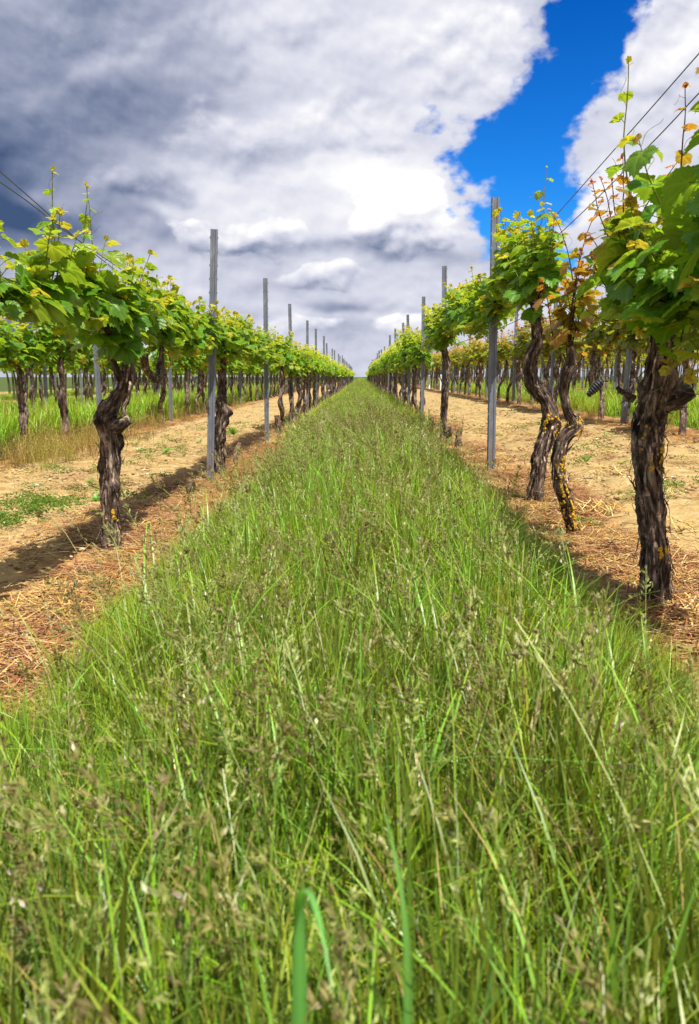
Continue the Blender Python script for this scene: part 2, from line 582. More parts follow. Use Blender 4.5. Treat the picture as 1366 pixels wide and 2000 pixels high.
def build_ground():
    cx, ex = axis(-5.5, 5.5, 0.04, 420)
    cy, ey = axis(0.2, 13.0, 0.04, 700)
    xs = np.concatenate([-ex[::-1], cx, ex])
    ys = np.concatenate([[-30, -12, -5, -2, -1, -0.4], cy, ey])
    X, Y = np.meshgrid(xs, ys)
    x, y = X.ravel(), Y.ravel()
    z = ground_z(x, y)
    near = np.clip(1 - (y - 10) / 20, 0, 1) * np.clip(1 - (np.abs(x) - 5) / 3, 0, 1)
    P = np.stack([x, y, x * 0], -1)
    cl = fbm(P * 3.2, 3, 21) - 0.5
    cl2 = np.abs(fbm(P * 9.0, 3, 33) - 0.5)
    z = z + near * (0.05 * cl + 0.055 * cl2 - 0.012)
    # ridges left by the plough along the bare alleys
    z = z + near * 0.010 * np.sin(x * 15.0 + 2.5 * fbm(P * 0.8, 2, 8))
    strip = np.zeros_like(x)
    for rx in ROWS_L + ROWS_R:
        strip = np.maximum(strip, np.clip(1.25 - np.abs(x - rx) / 0.36, 0, 1))
    green = np.zeros_like(x)
    for a, b in ((-0.86, 0.82), (-5.3, -3.5), (3.35, 5.1), (-9.6, -7.7), (7.6, 9.4), (-14, -12), (12, 13.6)):
        green = np.maximum(green, np.clip((x - a) / 0.12, 0, 1) * np.clip((b - x) / 0.12, 0, 1))
    green = np.maximum(green, np.clip((np.abs(x) - 18) / 2, 0, 1))
    green = np.maximum(green, np.clip((y - 90) / 15, 0, 1))
    mb = MB()
    nx, ny = len(xs), len(ys)
    i = np.arange(ny - 1)[:, None] * nx + np.arange(nx - 1)[None]
    q = np.stack([i, i + 1, i + nx + 1, i + nx], -1).reshape(-1, 4)
    mb.add(np.stack([x, y, z], -1), q, None, np.stack([strip, green, x * 0], -1))
    tag(mb.build('ground', M_SOIL), kind='structure')


build_ground()


# ------------------------------------------------------------------ scattering (ground cover only)
def scatter(name, label, variants, pts, rz, scale, idx, tilt=None):
    """one stuff object: ground cover drawn by geometry nodes from a few source clumps"""
    src = bpy.data.collections.new(name + '_sources')
    for k, (me) in enumerate(variants):
        o = bpy.data.objects.new('%s_clump_%02d' % (name, k), me)
        src.objects.link(o)
    me = bpy.data.meshes.new(name)
    me.vertices.add(len(pts))
    me.vertices.foreach_set('co', np.asarray(pts, np.float32).ravel())
    rot = np.zeros((len(pts), 3), np.float32)
    rot[:, 2] = rz
    if tilt is not None:
        rot[:, :2] = tilt
    a = me.attributes.new('rot', 'FLOAT_VECTOR', 'POINT'); a.data.foreach_set('vector', rot.ravel())
    a = me.attributes.new('scl', 'FLOAT', 'POINT'); a.data.foreach_set('value', np.asarray(scale, np.float32))
    a = me.attributes.new('idx', 'INT', 'POINT'); a.data.foreach_set('value', np.asarray(idx, np.int32))
    o = bpy.data.objects.new(name, me)
    COL.objects.link(o)
    ng = bpy.data.node_groups.new(name, 'GeometryNodeTree')
    ng.interface.new_socket('Geometry', in_out='INPUT', socket_type='NodeSocketGeometry')
    ng.interface.new_socket('Geometry', in_out='OUTPUT', socket_type='NodeSocketGeometry')
    gi = ng.nodes.new('NodeGroupInput'); go = ng.nodes.new('NodeGroupOutput')
    ci = ng.nodes.new('GeometryNodeCollectionInfo')
    ci.inputs[0].default_value = src
    ci.inputs['Separate Children'].default_value = True
    ci.inputs['Reset Children'].default_value = True
    ip = ng.nodes.new('GeometryNodeInstanceOnPoints')
    L = ng.links.new

    def na(nm, typ):
        n = ng.nodes.new('GeometryNodeInputNamedAttribute')
        n.data_type = typ
        n.inputs['Name'].default_value = nm
        return n.outputs['Attribute']
    L(gi.outputs[0], ip.inputs['Points'])
    L(ci.outputs[0], ip.inputs['Instance'])
    ip.inputs['Pick Instance'].default_value = True
    L(na('idx', 'INT'), ip.inputs['Instance Index'])
    L(na('rot', 'FLOAT_VECTOR'), ip.inputs['Rotation'])
    L(na('scl', 'FLOAT'), ip.inputs['Scale'])
    L(ip.outputs[0], go.inputs[0])
    md = o.modifiers.new('scatter', 'NODES')
    md.node_group = ng
    tag(o, label, None, None, 'stuff')
    return o


def blades(mb, base, h, w, az, lean, curve, c0, c1, seg=5, twist=None, r=None, keep=0.0):
    """N ribbons at once. base (N,3); h,w,az,lean,curve (N,); c0,c1 (N,3) colours from foot to tip"""
    N = len(base)
    t = np.linspace(0, 1, seg + 1)[None]
    hor = (lean[:, None] * t + curve[:, None] * t ** 2.2) * h[:, None]
    z = h[:, None] * (t - 0.32 * np.clip(curve, 0, 2)[:, None] * t ** 3)
    dx, dy = np.cos(az), np.sin(az)
    tw = az + math.pi / 2 + (twist if twist is not None else 0)
    wx, wy = np.cos(tw), np.sin(tw)
    wid = 0.5 * w[:, None] * np.maximum(np.clip((1 - t) * 1.6, 0, 1) ** 0.8, keep) * (0.6 + 0.4 * np.minimum(1, t * 4))
    c = np.stack([base[:, 0, None] + dx[:, None] * hor, base[:, 1, None] + dy[:, None] * hor, base[:, 2, None] + z], -1)
    wv = np.stack([wx, wy, 0 * wx], -1)[:, None, :] * wid[..., None]
    v = np.stack([c - wv, c + wv], 2)
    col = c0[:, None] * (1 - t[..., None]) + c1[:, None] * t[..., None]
    col = np.repeat(col[:, :, None], 2, 2)
    n0 = np.arange(N)[:, None] * (seg + 1) * 2 + np.arange(seg)[None] * 2
    q = np.stack([n0, n0 + 1, n0 + 3, n0 + 2], -1).reshape(-1, 4)
    mb.add(v.reshape(-1, 3), q, None, col.reshape(-1, 3))
    return c


def diamonds(mb, ctr, d, l, w, col, r):
    """little spikelets: two crossed lozenges each"""
    d = unit(d)
    a = unit(np.cross(d, r.normal(size=d.shape)))
    b = np.cross(d, a)
    for s in (a, b):
        v = np.stack([ctr - d * l[:, None] * 0.5, ctr + s * w[:, None] * 0.5 - d * l[:, None] * 0.08, ctr + d * l[:, None] * 0.5, ctr - s * w[:, None] * 0.5 - d * l[:, None] * 0.08], 1)
        q = np.arange(len(ctr) * 4).reshape(-1, 4)
        mb.add(v.reshape(-1, 3), q, None, np.repeat(col, 4, 0))


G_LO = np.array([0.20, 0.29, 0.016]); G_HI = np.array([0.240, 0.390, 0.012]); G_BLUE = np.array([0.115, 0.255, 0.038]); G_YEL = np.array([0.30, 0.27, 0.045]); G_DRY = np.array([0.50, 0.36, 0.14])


def grass_tuft(seed, n, radius, hmin, hmax, w, broad=0.1, dry=0.05, seg=5, sun=1.0):
    r = np.random.default_rng(seed)
    a = r.uniform(0, 2 * math.pi, n); rr = radius * np.sqrt(r.uniform(0, 1, n))
    base = np.stack([rr * np.cos(a), rr * np.sin(a), np.full(n, -0.02)], -1)
    h = r.uniform(hmin, hmax, n) * r.uniform(0.7, 1, n)
    ww = w * r.uniform(0.6, 1.3, n)
    bb = r.uniform(size=n) < broad
    ww[bb] *= 2.1
    lean = np.abs(r.normal(0.05, 0.10, n)); cur = np.abs(r.normal(0.08, 0.26, n)); cur[r.uniform(size=n) < 0.12] += 0.6
    k = r.uniform(size=(n, 1))
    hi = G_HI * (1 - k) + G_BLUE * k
    hi = hi * r.uniform(0.75, 1.3, (n, 1)) * np.array([1.15 * sun, sun, 1.0])  # sun only scales red and green of the tip colour
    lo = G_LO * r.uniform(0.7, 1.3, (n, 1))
    m = r.uniform(size=n)
    hi[m < dry * 2] = G_YEL
    hi[m < dry] = G_DRY; lo[m < dry] = G_DRY * 0.8
    mb = MB()
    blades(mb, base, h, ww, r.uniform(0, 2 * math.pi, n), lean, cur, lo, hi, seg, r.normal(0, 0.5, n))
    return mb


def seed_stalks(seed, n, radius, hmin, hmax, kind):
    r = np.random.default_rng(seed)
    mb = MB()
    a = r.uniform(0, 2 * math.pi, n); rr = radius * np.sqrt(r.uniform(0, 1, n))
    base = np.stack([rr * np.cos(a), rr * np.sin(a), np.full(n, -0.02)], -1)
    h = r.uniform(hmin, hmax, n)
    lean = np.abs(r.normal(0.08, 0.12, n)); cur = np.abs(r.normal(0.1, 0.16, n))
    az = r.normal(2.6, 0.9, n)
    c0 = np.array([0.11, 0.18, 0.03]) * r.uniform(0.8, 1.2, (n, 1))
    c1 = np.array([0.24, 0.27, 0.07]) * r.uniform(0.8, 1.2, (n, 1))
    if kind == 'pale':
        c1 = np.array([0.42, 0.40, 0.17]) * r.uniform(0.85, 1.15, (n, 1))
    c = blades(mb, base, h, np.full(n, 0.0022), az, lean, cur, c0, c1, 6, None, None, 0.6)
    # a flag leaf on each stalk
    blades(mb, c[:, 3], h * r.uniform(0.25, 0.4, n), np.full(n, 0.0045), r.uniform(0, 6.3, n), np.full(n, 0.5), np.full(n, 0.5), c0, np.repeat(G_HI[None], n, 0), 4)
    for i in range(n):
        tip, bel = c[i, -1], c[i, -2]
        ax = unit(tip - bel)
        side = unit(np.array([math.cos(az[i]), math.sin(az[i]), -0.25]) + r.normal(0, 0.2, 3))
        if kind == 'brown':
            # thin side branches, each carrying a few spikelets towards its end
            nb = int(r.integers(8, 13)); L = r.uniform(0.07, 0.12)
            tb = np.sort(r.uniform(-1, 0.0, nb)); ph = np.arange(nb) * 2.4 + r.uniform(0, 6)
            bl = (0.010 + 0.030 * np.abs(tb) ** 0.8) * r.uniform(0.6, 1.2, nb)
            bd = unit(np.stack([np.cos(ph), np.sin(ph), np.full(nb, 0.7)], -1) + side * 0.9 + ax * 0.5)
            b0 = tip + ax * (tb * L)[:, None]
            e1 = np.cross(bd, np.array([0.3, 0.2, 1.0])); e1 = unit(e1) * 0.0006
            bv = np.stack([b0 - e1, b0 + e1, b0 + bd * bl[:, None] + e1, b0 + bd * bl[:, None] - e1], 1)
            mb.add(bv.reshape(-1, 3), np.arange(nb * 4).reshape(-1, 4), None, np.array([0.20, 0.22, 0.06]))
            per = r.integers(2, 5, nb); ib = np.repeat(np.arange(nb), per); m = len(ib)
            fr = r.uniform(0.45, 1.08, m)
            ctr = b0[ib] + bd[ib] * (bl[ib] * fr)[:, None] + r.normal(0, 0.0015, (m, 3))
            d = unit(bd[ib] + r.normal(0, 0.28, (m, 3)))
            l = r.uniform(0.0075, 0.0135, m); w = l * r.uniform(0.28, 0.42, m)
            k = r.uniform(size=(m, 1))
            tone = r.uniform(size=1)
            ca = np.array([0.12, 0.085, 0.045]) * (1 - tone) + np.array([0.30, 0.34, 0.09]) * tone
            col = (ca * (1 - k) + np.array([0.32, 0.31, 0.10]) * k) * r.uniform(0.7, 1.25, (m, 1))
        else:
            m = r.integers(26, 40); L = r.uniform(0.10, 0.17)
            t = r.uniform(-1, 0.1, m)
            ctr = tip + ax * (t * L)[:, None] + r.normal(0, 0.0035, (m, 3)) + side * (0.05 * (t + 1)[:, None] ** 2)
            d = unit(ax + side * 0.5 + r.normal(0, 0.22, (m, 3)))
            l = r.uniform(0.010, 0.018, m); w = l * 0.2
            col = np.array([0.34, 0.33, 0.14]) * r.uniform(0.75, 1.2, (m, 1)) * np.ones((m, 3))
        diamonds(mb, ctr, d, l, w, col, r)
    return mb


def strip_points(r, x0, x1, y0, y1, density, wob=0.0):
    n = max(0, int((x1 - x0) * (y1 - y0) * density))
    x = r.uniform(x0, x1, n); y = r.uniform(y0, y1, n)
    if wob:
        e = wob * (fbm(np.stack([y * 1.3, y * 0, y * 0 + 7], -1), 3, 4) - 0.5) * 2
        e2 = wob * (fbm(np.stack([y * 1.3, y * 0, y * 0 + 19], -1), 3, 9) - 0.5) * 2
        k = (x > x0 + np.maximum(e, -9) + wob * 0.4) & (x < x1 + e2 - wob * 0.4)
        x, y = x[k], y[k]
    return x, y


GRASS_V = [grass_tuft(100 + k, 46, 0.055, 0.24, 0.50, 0.0042, 0.10, 0.04).mesh('grass_tuft', M_GRASS) for k in range(7)]
GRASS_V[5:7] = [grass_tuft(105 + k, 46, 0.055, 0.24, 0.50, 0.0046, 0.14, 0.03, 5, 0.52).mesh('grass_tuft', M_GRASS) for k in range(2)]  # darker tufts: foreground shade put into the blade colour
GRASS_V += [grass_tuft(150 + k, 26, 0.06, 0.16, 0.36, 0.0075, 0.3, 0.06).mesh('grass_tuft', M_GRASS) for k in range(3)]
FAR_V = [grass_tuft(200 + k, 60, 0.16, 0.18, 0.40, 0.0085, 0.1, 0.06, 3, 1.25).mesh('grass_tuft', M_GRASS) for k in range(5)]
STALK_V = [seed_stalks(300 + k, 6, 0.09, 0.36, 0.53, 'brown').mesh('seed_stalks', M_GRASS) for k in range(8)]
STALK_V += [seed_stalks(340 + k, 3, 0.07, 0.42, 0.60, 'pale').mesh('seed_stalks', M_GRASS) for k in range(3)]


def grass_strip():
    r = np.random.default_rng(5)
    X, Y, I, SC = [], [], [], []

    def put(x, y, idx, sc):
        X.append(x); Y.append(y); I.append(idx); SC.append(sc)
    for y0, y1, dens in ((0.22, 3.5, 400), (3.5, 9, 230)):
        x, y = strip_points(r, -0.84, 0.82, y0, y1, dens, 0.12)
        edge = np.minimum(x + 0.84, 0.82 - x)
        put(x, y, np.where(r.uniform(size=len(x)) < 0.84, np.where(r.uniform(size=len(x)) < np.clip((2.4 - y) / 2.2, 0.12, 0.75), r.integers(5, 7, len(x)), r.integers(0, 5, len(x))), r.integers(7, 10, len(x))), r.uniform(0.75, 1.15, len(x)) * np.clip(0.32 + edge * 1.35, 0.32, 1.0))  # darker tufts thicken towards the camera, painting the foreground shade
    for y0, y1, dens in ((9, 22, 60), (22, 60, 26), (60, 130, 11), (130, 210, 5)):
        x, y = strip_points(r, -0.80, 0.78, y0, y1, dens, 0.08)
        put(x, y, 10 + r.integers(0, 5, len(x)), r.uniform(0.8, 1.15, len(x)))
    nb = 15
    for y0, y1, dens in ((0.3, 1.2, 54), (1.2, 3.0, 48), (3.0, 9.0, 56), (9, 16, 16), (16, 50, 4), (50, 110, 2)):
        x, y = strip_points(r, -0.60, 0.60, y0, y1, dens, 0.1)
        pick = np.where(r.uniform(size=len(x)) < 0.90, r.integers(0, 8, len(x)), r.integers(8, 11, len(x)))
        put(x, y, nb + pick, r.uniform(0.8, 1.1, len(x)))
    X, Y, I, SC = map(np.concatenate, (X, Y, I, SC))
    # patches of taller and lower growth
    SC = SC * (0.86 + 0.3 * fbm(np.stack([X * 1.6, Y * 1.1, X * 0], -1), 2, 77))
    P = np.stack([X, Y, ground_z(X, Y)], -1)
    n = len(X)
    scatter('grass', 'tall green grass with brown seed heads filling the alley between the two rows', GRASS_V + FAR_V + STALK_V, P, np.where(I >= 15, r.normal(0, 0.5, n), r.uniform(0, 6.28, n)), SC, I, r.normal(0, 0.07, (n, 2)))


grass_strip()


def far_grass():
    r = np.random.default_rng(6)
    X, Y, SC = [], [], []
    for a, b, hs in ((-5.15, -3.50, 1.45), (3.35, 5.05, 1.0), (-9.5, -7.75, 0.9), (7.6, 9.3, 0.7), (-13.8, -12.0, 0.9), (11.9, 13.6, 0.7)):
        for y0, y1, dens in ((5, 18, 38), (18, 45, 15), (45, 110, 6)):
            if y1 <= abs(a) * 1.6:
                continue
            x, y = strip_points(r, a, b, max(y0, abs(a) * 1.6), y1, dens, 0.2)
            cl = fbm(np.stack([x * 1.1, y * 0.7, x * 0 + 2], -1), 2, 31)
            k = cl > (0.30 if a < 0 else 0.42)
            X.append(x[k]); Y.append(y[k]); SC.append(hs * r.uniform(0.6, 1.15, k.sum()))
    X, Y, SC = map(np.concatenate, (X, Y, SC))
    n = len(X)
    scatter('meadow_grass', 'green grass growing in the alleys beyond the second rows', FAR_V, np.stack([X, Y, ground_z(X, Y)], -1), r.uniform(0, 6.28, n), SC, r.integers(0, 5, n), r.normal(0, 0.08, (n, 2)))


far_grass()


def strip_litter():
    """dead grass, straw and twigs on the sprayed strips under the vines"""
    V = []
    for k in range(6):
        r = np.random.default_rng(400 + k)
        mb = MB()
        n = 34
        L = r.uniform(0.05, 0.20, n); az = r.normal(1.2, 0.9, n)
        c = r.normal(0, 0.07, (n, 3)); c[:, 2] = r.uniform(0.002, 0.022, n)
        d = np.stack([np.cos(az), np.sin(az), r.normal(0, 0.10, n)], -1)
        s = np.stack([-np.sin(az), np.cos(az), 0 * az], -1)
        w = r.uniform(0.0010, 0.0026, n)
        t = np.linspace(-0.5, 0.5, 4)[None, :, None]
        bow = r.normal(0, 0.12, (n, 1, 1)) * (t ** 2) * L[:, None, None]
        p = c[:, None] + d[:, None] * t * L[:, None, None] + s[:, None] * bow
        p[..., 2] = np.maximum(p[..., 2], 0.001)
        wv = s[:, None] * w[:, None, None]
        v = np.stack([p - wv, p + wv], 2)
        cols = np.array([[0.42, 0.23, 0.075], [0.52, 0.33, 0.14], [0.30, 0.14, 0.045], [0.60, 0.46, 0.25], [0.16, 0.08, 0.035]])[r.choice(5, n, p=[0.38, 0.24, 0.2, 0.1, 0.08])]
        n0 = np.arange(n)[:, None] * 8 + np.arange(3)[None] * 2
        q = np.stack([n0, n0 + 1, n0 + 3, n0 + 2], -1).reshape(-1, 4)
        mb.add(v.reshape(-1, 3), q, None, np.repeat(cols, 8, 0))
        V.append(mb.mesh('straw_clump', M_DRY))
    r = np.random.default_rng(9)
    X, Y = [], []
    for rx, w0, w1 in ((-1.19, -0.42, 0.42), (1.0, -0.35, 0.40)):
        for y0, y1, dens in ((1.2, 6, 360), (6, 14, 130), (14, 35, 35)):
            x, y = strip_points(r, rx + w0, rx + w1, y0, y1, dens, 0.15)
            k = fbm(np.stack([x * 2.2, y * 1.6, x * 0], -1), 2, 55) > 0.36
            X.append(x[k]); Y.append(y[k])
    for rx in (-3.32, 3.13):
        x, y = strip_points(r, rx - 0.3, rx + 0.3, 6, 24, 30, 0.15)
        X.append(x); Y.append(y)
    # a thin sprinkle on the bare alleys
    for a, b in ((-3.1, -1.5), (1.4, 2.9)):
        x, y = strip_points(r, a, b, 2, 12, 9)
        X.append(x); Y.append(y)
    X, Y = np.concatenate(X), np.concatenate(Y)
    n = len(X)
    z = ground_z(X, Y) + 0.012
    scatter('straw_litter', 'rust coloured dead grass and straw lying on the strips under the vines', V, np.stack([X, Y, z], -1), r.uniform(0, 6.28, n), r.uniform(0.6, 1.2, n), r.integers(0, 6, n), r.normal(0, 0.06, (n, 2)))


strip_litter()


def icosphere():
    import bmesh
    bm = bmesh.new()
    bmesh.ops.create_icosphere(bm, subdivisions=2, radius=1)
    v = np.array([x.co[:] for x in bm.verts]); f = np.array([[a.index for a in p.verts] for p in bm.faces])
    bm.free()
    return v, f


ICO_V, ICO_F = icosphere()


def lump(seed, flat=0.6, amp=0.5, freq=1.3):
    v = ICO_V * (1 + amp * (fbm(ICO_V * freq + seed * 7.3, 3, seed)[:, None] - 0.5) * 2)
    return v * np.array([1, 1, flat])


def clods():
    V = []
    for k in range(6):
        mb = MB(); mb.add(lump(k, 0.62, 0.5), None, ICO_F)
        V.append(mb.mesh('clod', M_CLOD))
    for k in range(2):
        mb = MB(); mb.add(lump(40 + k, 0.5, 0.35), None, ICO_F)
        V.append(mb.mesh('pebble', M_STONE))
    r = np.random.default_rng(12)
    X, Y = [], []
    for a, b in ((-3.3, -0.9), (0.8, 3.1)):
        for y0, y1, dens in ((1.2, 7, 620), (7, 14, 240), (14, 25, 60)):
            x, y = strip_points(r, a, b, y0, y1, dens)
            k = fbm(np.stack([x * 3, y * 3, x * 0], -1), 2, 66) > 0.42
            X.append(x[k]); Y.append(y[k])
    X, Y = np.concatenate(X), np.concatenate(Y)
    n = len(X)
    idx = np.where(r.uniform(size=n) < 0.93, r.integers(0, 6, n), r.integers(6, 8, n))
    sc = 0.0035 + 0.016 * r.uniform(size=n) ** 3.2
    sc = np.where(idx >= 6, sc * 0.75, sc)
    scatter('soil_clods', 'small crumbs of sandy soil and pebbles strewn over the bare alleys', V, np.stack([X, Y, ground_z(X, Y) + 0.004], -1), r.uniform(0, 6.28, n), sc, idx)


clods()


# ------------------------------------------------------------------ vine leaves
VEINS = [0, 48, 100, 150]


def leaf_template(sub, rings, teeth):
    marks = [0, 24, 48, 74, 100, 125, 150, 171]
    th = []
    for a, b in zip(marks[:-1], marks[1:]):
        th += list(np.linspace(a, b, sub, endpoint=False))
    th.append(171)
    th = np.array(th)
    rk = np.interp(th, [0, 12, 24, 38, 48, 58, 74, 88, 100, 112, 125, 140, 150, 162, 171], [0.97, 0.90, 0.77, 0.84, 0.88, 0.83, 0.70, 0.72, 0.74, 0.69, 0.61, 0.60, 0.57, 0.50, 0.32])
    if teeth:
        k = np.arange(len(th))
        rk = rk * (1 + np.where(k % 2 == 0, 0.055, -0.055))
    TH = np.concatenate([-th[:0:-1], th]); RK = np.concatenate([rk[:0:-1], rk])
    dv = np.min(np.abs(np.abs(TH)[:, None] - np.array(VEINS)[None]), 1) / 25.0
    a = np.radians(TH)
    vs, pk, vf, rf = [np.zeros((1, 3))], [np.zeros(1)], [np.ones(1)], [np.zeros(1)]
    for f in rings:
        r = RK * f if f > 0.9 else (RK * 0.6 + 0.4 * 0.62) * f
        vs.append(np.stack([r * np.sin(a), r * np.cos(a), 0 * a], -1))
        pk.append(np.sin(np.clip(dv, 0, 1) * math.pi / 2) ** 0.7 * math.sin(min(1, f * 0.8) * math.pi) * 0.075)
        vf.append(np.exp(-(dv / 0.13) ** 2) * (1 - 0.5 * f))
        rf.append(np.full(len(a), f))
    n = len(TH)
    tris = [[0, 1 + i + 1, 1 + i] for i in range(n - 1)]
    quads = []
    for k in range(len(rings) - 1):
        o = 1 + k * n
        quads += [[o + i, o + i + 1, o + n + i + 1, o + n + i] for i in range(n - 1)]
    return dict(v=np.concatenate(vs), pk=np.concatenate(pk), vf=np.concatenate(vf), rf=np.concatenate(rf), a=np.concatenate([[0], np.tile(a, len(rings))]), t=np.array(tris), q=np.array(quads).reshape(-1, 4))


LT = {'hi': leaf_template(4, [0.3, 0.55, 0.8, 1.0], True), 'mid': leaf_template(2, [0.55, 1.0], False), 'low': leaf_template(1, [1.0], False)}


def put_leaf(mb, lod, base, mid, nrm, size, col, r):
    T = LT[lod]
    v = T['v'].copy()
    x, y = v[:, 0], v[:, 1]
    fold = r.uniform(-0.05, 0.32); droop = r.uniform(0.05, 0.42); ruf = r.uniform(0.02, 0.07)
    z = T['pk'] * r.uniform(0.7, 1.5) + fold * np.abs(x) - droop * (np.maximum(y, 0) ** 2) - 0.22 * droop * x ** 2
    z = z + ruf * T['rf'] ** 2 * np.sin(T['a'] * r.integers(3, 6) + r.uniform(0, 6.3))
    mid = unit(mid)
    nrm = unit(nrm - mid * np.dot(nrm, mid))
    s = np.cross(mid, nrm)
    asp = r.uniform(0.9, 1.12)
    P = base + size * (s * (x * asp)[:, None] + mid * y[:, None] + nrm * z[:, None])
    c = np.asarray(col)[None] * (1 + 0.30 * T['vf'][:, None]) + np.array([0.05, 0.045, 0.01]) * T['vf'][:, None]
    c = c * (1 - 0.12 * T['rf'][:, None] + 0.06)
    mb.add(P, T['q'], T['t'], c)


PAL = {
    'green': dict(old=((0.070, 0.195, 0.010), (0.125, 0.275, 0.014)), young=((0.145, 0.290, 0.014), (0.23, 0.33, 0.016)), tip=((0.36, 0.39, 0.03), (0.36, 0.32, 0.03)), stem=(0.17, 0.19, 0.05)),
    'deep': dict(old=((0.070, 0.220, 0.012), (0.130, 0.310, 0.016)), young=((0.11, 0.24, 0.016), (0.22, 0.30, 0.02)), tip=((0.34, 0.34, 0.04), (0.32, 0.20, 0.04)), stem=(0.13, 0.15, 0.04)),
    'bronze': dict(old=((0.10, 0.16, 0.020), (0.16, 0.19, 0.03)), young=((0.25, 0.15, 0.03), (0.20, 0.20, 0.03)), tip=((0.36, 0.10, 0.03), (0.30, 0.14, 0.05)), stem=(0.12, 0.05, 0.03)),
    'red': dict(old=((0.20, 0.17, 0.03), (0.27, 0.13, 0.03)), young=((0.36, 0.12, 0.03), (0.30, 0.085, 0.025)), tip=((0.42, 0.10, 0.04), (0.36, 0.16, 0.06)), stem=(0.10, 0.035, 0.025)),
}


def shoot(mb, r, lod, p0, d0, L, leaf, pal, node=0.055, first=0.02, tendril=False):
    P = PAL[pal]
    n = 12
    pts = [np.asarray(p0, float)]
    d = unit(d0)
    wob = r.normal(0, 0.10 if node < 0.09 else 0.02, 3)
    for i in range(n):
        d = unit(d + wob * 0.25 + r.normal(0, 0.06, 3) + np.array([0, 0, 0.05]))
        pts.append(pts[-1] + d * L / n)
    pts = np.array(pts)
    if lod != 'low':
        rr = np.linspace(0.0036, 0.0014, len(pts))
        stem = np.array(P['stem'])[None] * np.linspace(0.8, 1.6, len(pts))[:, None]
        ribbon_tube(mb, pts, rr, 5 if lod == 'hi' else 3, stem, False)
    s = first
    k = r.integers(0, 2)
    az = r.uniform(0, 6.3)
    while s < L:
        t = s / L
        i = min(int(t * n), n - 1); f = t * n - i
        b = pts[i] * (1 - f) + pts[i + 1] * f
        az += math.pi + r.normal(0, 0.5)
        out = np.array([math.cos(az), math.sin(az), 0])
        size = leaf * (1.0 - 0.72 * t ** 1.7) * r.uniform(0.72, 1.12)
        pl = size * r.uniform(0.55, 0.95)
        pd = unit(out + np.array([0, 0, r.uniform(0.1, 0.9)]))
        e = b + pd * pl
        if lod == 'hi' or (lod == 'mid' and r.uniform() < 0.5):
            ribbon_tube(mb, [b, b + pd * pl * 0.5 + np.array([0, 0, 0.006]), e], 0.0011, 4 if lod == 'hi' else 3, np.array(P['stem']) * 1.2, False)
        if t < 0.60:
            a, c = P['old']
        elif t < 0.86:
            a, c = P['young']
        else:
            a, c = P['tip']
        u = r.uniform()
        col = (np.array(a) * (1 - u) + np.array(c) * u) * r.uniform(0.85, 1.15)
        dr = r.uniform(0.1, 0.95) * (1 - 0.6 * t)
        mid = unit(out * math.cos(dr) + np.array([0, 0, -math.sin(dr)]) + r.normal(0, 0.22, 3))
        nr = unit(np.array([0, 0, math.cos(dr) + 0.15]) + out * math.sin(dr) + r.normal(0, 0.28, 3))
        put_leaf(mb, lod, e, mid, nr, size, col, r)
        s += node * (1 - 0.45 * t) * r.uniform(0.8, 1.2)
    # growing tip with folded little leaves
    if lod != 'low':
        for q in range(2):
            col = np.array(P['tip'][q % 2]) * r.uniform(0.9, 1.1)
            dd = unit(d + r.normal(0, 0.45, 3))
            put_leaf(mb, 'mid' if lod == 'hi' else 'low', pts[-1], dd, r.normal(0, 1, 3), leaf * r.uniform(0.15, 0.24), col, r)
    if tendril:
        for q in range(2):
            i = r.integers(n // 2, n)
            b = pts[i]; o = unit(r.normal(0, 1, 3) + np.array([0, 0, 0.8]))
            u = np.linspace(0, 1, 14)
            side = unit(np.cross(o, r.normal(0, 1, 3)))
            path = b + o * (0.09 * u)[:, None] + side * (0.02 * np.sin(u * 5) * u)[:, None] + np.cross(o, side) * (0.02 * (np.cos(u * 6) - 1) * u ** 2)[:, None]
            ribbon_tube(mb, path, 0.0008, 3, np.array([0.24, 0.22, 0.06]), False)
    return pts


